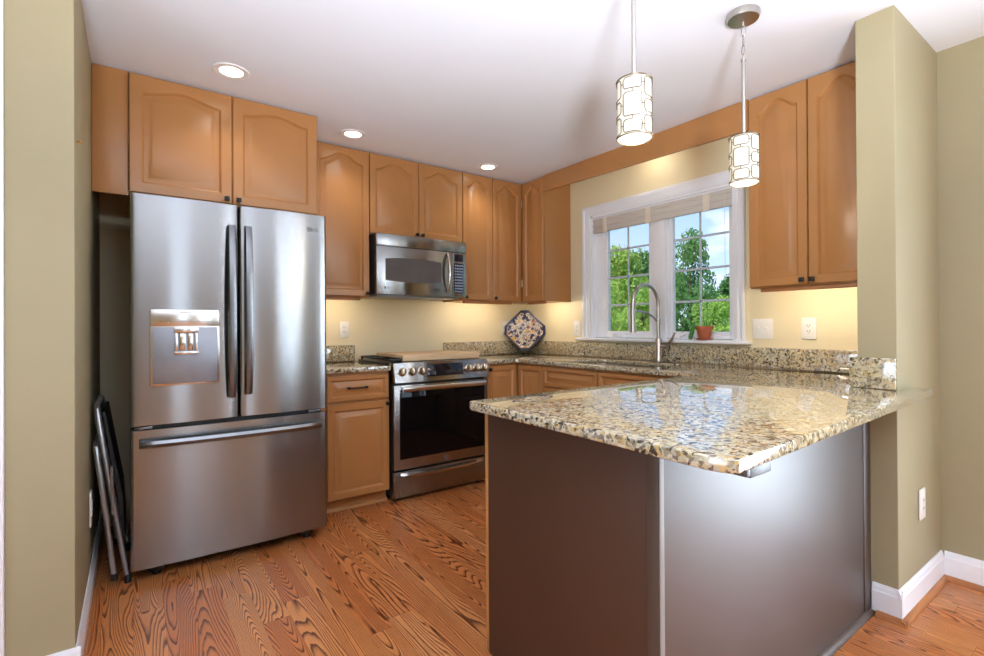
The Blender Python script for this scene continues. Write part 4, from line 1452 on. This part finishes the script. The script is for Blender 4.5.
# under-cabinet light bars on the front rails, shielded and aimed back at the wall
for (x0, x1, y0, y1, z, face, lab, e) in ((-2.12, -1.80, -0.300, -0.275, UB, 'N', 'slim light bar under the tall door left of the microwave', 0.9),
                             (-0.92, -0.42, -0.300, -0.275, UB, 'N', 'slim light bar under the cabinets right of the microwave', 1.1),
                             (-0.300, -0.275, -2.86, -2.36, 1.375, 'E', 'slim light bar under the cabinet right of the window', 1.4),
                             (-0.300, -0.275, -0.59, -0.37, UB, 'E', 'short light bar under the corner wall cabinet, above the patterned plate', 1.0)):
    t = thing('under_cabinet_light', ((x0 + x1) / 2, (y0 + y1) / 2, z), lab, 'light')
    obj('housing', box(nb(), x0, x1, y0, y1, z - 0.020, z - 0.0005, 0.002), 'cab_in', t)
    if face == 'N':
        obj('lens', box(nb(), x0 + 0.01, x1 - 0.01, y1 - 0.001, y1 + 0.002, z - 0.017, z - 0.004, 0.0005), 'strip', t)
        loc = (0, (y1 - y0) / 2 + 0.004, -0.011); d = (0, 1, -0.35); L = x1 - x0
    else:
        obj('lens', box(nb(), x1 - 0.001, x1 + 0.002, y0 + 0.01, y1 - 0.01, z - 0.017, z - 0.004, 0.0005), 'strip', t)
        loc = ((x1 - x0) / 2 + 0.004, 0, -0.011); d = (1, 0, -0.35); L = y1 - y0
    a = bpy.data.lights.new('strip_lamp', 'AREA'); a.shape = 'RECTANGLE'; a.size = L; a.size_y = 0.02; a.energy = e; a.color = (1, 0.86, 0.64)
    lo = bpy.data.objects.new('strip_lamp', a); COL.objects.link(lo); lo.parent = t; lo.location = loc
    lo.rotation_euler = Vector(d).to_track_quat('-Z', 'Y').to_euler()

# ------------------------------------------------------------------ folded chair by the left wall
ch = thing('folding_chair', (-3.2, -0.75, 0), 'folded grey metal chair leaning between the left wall and the refrigerator', 'chair')
bm = nb()
tube(bm, [(-3.140, -0.865, 0.012), (-3.212, -0.865, 0.50), (-3.247, -0.865, 0.76), (-3.251, -0.850, 0.805), (-3.253, -0.815, 0.825), (-3.253, -0.495, 0.825), (-3.251, -0.460, 0.805), (-3.247, -0.445, 0.76), (-3.140, -0.445, 0.012)], 0.0115, 12)
obj('front_frame', bm, 'chairtube', ch)
bm = nb()
tube(bm, [(-3.190, -0.890, 0.05), (-3.222, -0.890, 0.36), (-3.250, -0.890, 0.60), (-3.255, -0.880, 0.640), (-3.257, -0.845, 0.655), (-3.257, -0.465, 0.655), (-3.255, -0.430, 0.640), (-3.250, -0.420, 0.60), (-3.190, -0.420, 0.05)], 0.0105, 12)
obj('rear_frame', bm, 'chairtube', ch)
bm = nb(); prism(bm, [(-3.236, 0.79), (-3.222, 0.80), (-3.160, 0.40), (-3.150, 0.20), (-3.166, 0.20), (-3.178, 0.40)], -0.840, -0.470, 0.003, 2, axis='y')
obj('seat', bm, 'rubber', ch)
bm = nb(); tube(bm, [(-3.199, -0.880, 0.55), (-3.196, -0.880, 0.33)], 0.006, 8); tube(bm, [(-3.199, -0.430, 0.55), (-3.196, -0.430, 0.33)], 0.006, 8)
obj('hinge_bar', bm, 'chairtube', ch)
for (x, y) in ((-3.140, -0.865), (-3.140, -0.445)):
    bm = nb(); lathe(bm, [(0, 0.0), (0.014, 0.0), (0.014, 0.035), (0.012, 0.04), (0, 0.04)], (x, y, 0.0), 12); obj('foot', bm, 'rubber', ch)
for (x, y) in ((-3.190, -0.890), (-3.190, -0.420)):
    bm = nb(); lathe(bm, [(0, 0.0), (0.013, 0.0), (0.013, 0.03), (0, 0.03)], (x, y, 0.035), 12); obj('foot', bm, 'rubber', ch)
for (x, z) in ((-3.185, 0.30), (-3.205, 0.44), (-3.235, 0.66)):
    obj('rivet', lathe(nb(), [(0, -0.014), (0.005, -0.013), (0.006, -0.010), (0.006, 0.0)], (x, -0.865, z), 10, axis='y'), 'nickel', ch)

# ------------------------------------------------------------------ outdoors
struct('floor_lawn', box(nb(), 0.6, 90, -50, 70, -0.75, -0.55), 'grass')


def tree_mesh(seed, rad, hgt, n, leaf, conical=False):
    rnd = random.Random(seed)
    verts = []; faces = []
    blobs = []
    for k in range(26):
        t = rnd.random()
        a = rnd.random() * 2 * pi
        if conical:
            rr = rad * (1 - t) * 0.75 + 0.12
            q = Vector((cos(a) * rr * rnd.random(), sin(a) * rr * rnd.random(), hgt * (0.06 + 0.9 * t)))
            br = rad * (0.45 * (1 - t) + 0.14)
        else:
            rr = rad * (sin(pi * (0.15 + 0.75 * t))) * 0.75
            q = Vector((cos(a) * rr * rnd.random() ** 0.5, sin(a) * rr * rnd.random() ** 0.5, hgt * (0.10 + 0.80 * t)))
            br = rad * rnd.uniform(0.28, 0.42)
        blobs.append((q, br))
    for i in range(n):
        q, br = rnd.choice(blobs)
        v = Vector((rnd.gauss(0, 1), rnd.gauss(0, 1), rnd.gauss(0, 1))).normalized() * br * rnd.uniform(0.72, 1.08)
        c_ = q + v
        nrm = (v.normalized() + Vector((rnd.gauss(0, .6), rnd.gauss(0, .6), rnd.gauss(0, .6)))).normalized()
        s = nrm.orthogonal().normalized(); s.rotate(Matrix.Rotation(rnd.random() * 6.3, 3, nrm)); t_ = nrm.cross(s)
        L = leaf * rnd.uniform(0.7, 1.3)
        b0 = len(verts)
        verts += [c_ - s * L * 0.5, c_ + t_ * L * 0.32 + nrm * L * 0.1, c_ + s * L * 0.6, c_ - t_ * L * 0.32 + nrm * L * 0.1]
        faces.append((b0, b0 + 1, b0 + 2, b0 + 3))
    me = bpy.data.meshes.new('foliage'); me.from_pydata([tuple(v) for v in verts], [], faces)
    return me


TM = {'round': tree_mesh(3, 2.0, 5.0, 9000, 0.17), 'round2': tree_mesh(11, 2.0, 4.6, 9000, 0.15), 'cone': tree_mesh(5, 1.5, 5.6, 8000, 0.15, True)}
TM0 = {k: (max(max(abs(v.co.x), abs(v.co.y)) for v in m.vertices), max(v.co.z for v in m.vertices)) for k, m in TM.items()}
TR = [  # x, y, radius, top height, kind, material, label
    (12.0, 4.9, 1.05, 2.7, 'round2', 'leafA', 'low bright green bush at the lower right window corner'),
    (11.5, 7.3, 1.05, 3.1, 'round', 'leafA', 'green bush behind the terracotta pot'),
    (12.2, 9.8, 1.10, 3.6, 'round2', 'leafA', 'bright green bush at the lower left window corner'),
    (17.0, 8.9, 1.45, 6.0, 'round2', 'leafB', 'tall deep green tree in the left half of the right window pane'),
    (17.2, 12.9, 1.9, 5.9, 'round', 'leafA', 'bright green leafy tree seen through the left window pane behind the faucet arc'),
    (16.5, 5.7, 1.45, 3.8, 'round2', 'leafA', 'low light green tree right of the tall deep green tree'),
    (23.5, 20.6, 2.5, 6.9, 'round2', 'leafB', 'distant deep green tree at the left edge of the left window pane'),
    (23.0, 15.4, 2.5, 6.6, 'round', 'leafB', 'distant deep green tree behind the window mullion'),
    (23.5, 10.2, 2.4, 4.7, 'round', 'leafB', 'distant tree above the low light green tree at right'),
    (19.0, 17.6, 1.7, 5.4, 'round', 'leafA', 'leafy tree beside the left window jamb'),
]
for i, (x, y, s, top, k, mt, lab) in enumerate(TR):
    t = thing('garden_tree', (x, y, -0.55), lab, 'tree', 'trees beyond the kitchen window')
    me = TM[k].copy(); me.materials.clear(); me.materials.append(MT[mt])
    o = bpy.data.objects.new('foliage', me); COL.objects.link(o); o.parent = t
    s *= 1.12
    o.scale = (s / TM0[k][0], s / TM0[k][0], top / TM0[k][1]); o.rotation_euler = (0, 0, i * 1.7)
    bm = nb(); tube(bm, [(x, y, -0.56), (x + 0.05, y, 0.6), (x, y + 0.05, top * 0.45), (x, y, top * 0.7 - 0.55)], [0.09 * s, 0.07 * s, 0.05 * s, 0.02], 8)
    obj('trunk', bm, 'bark', t)
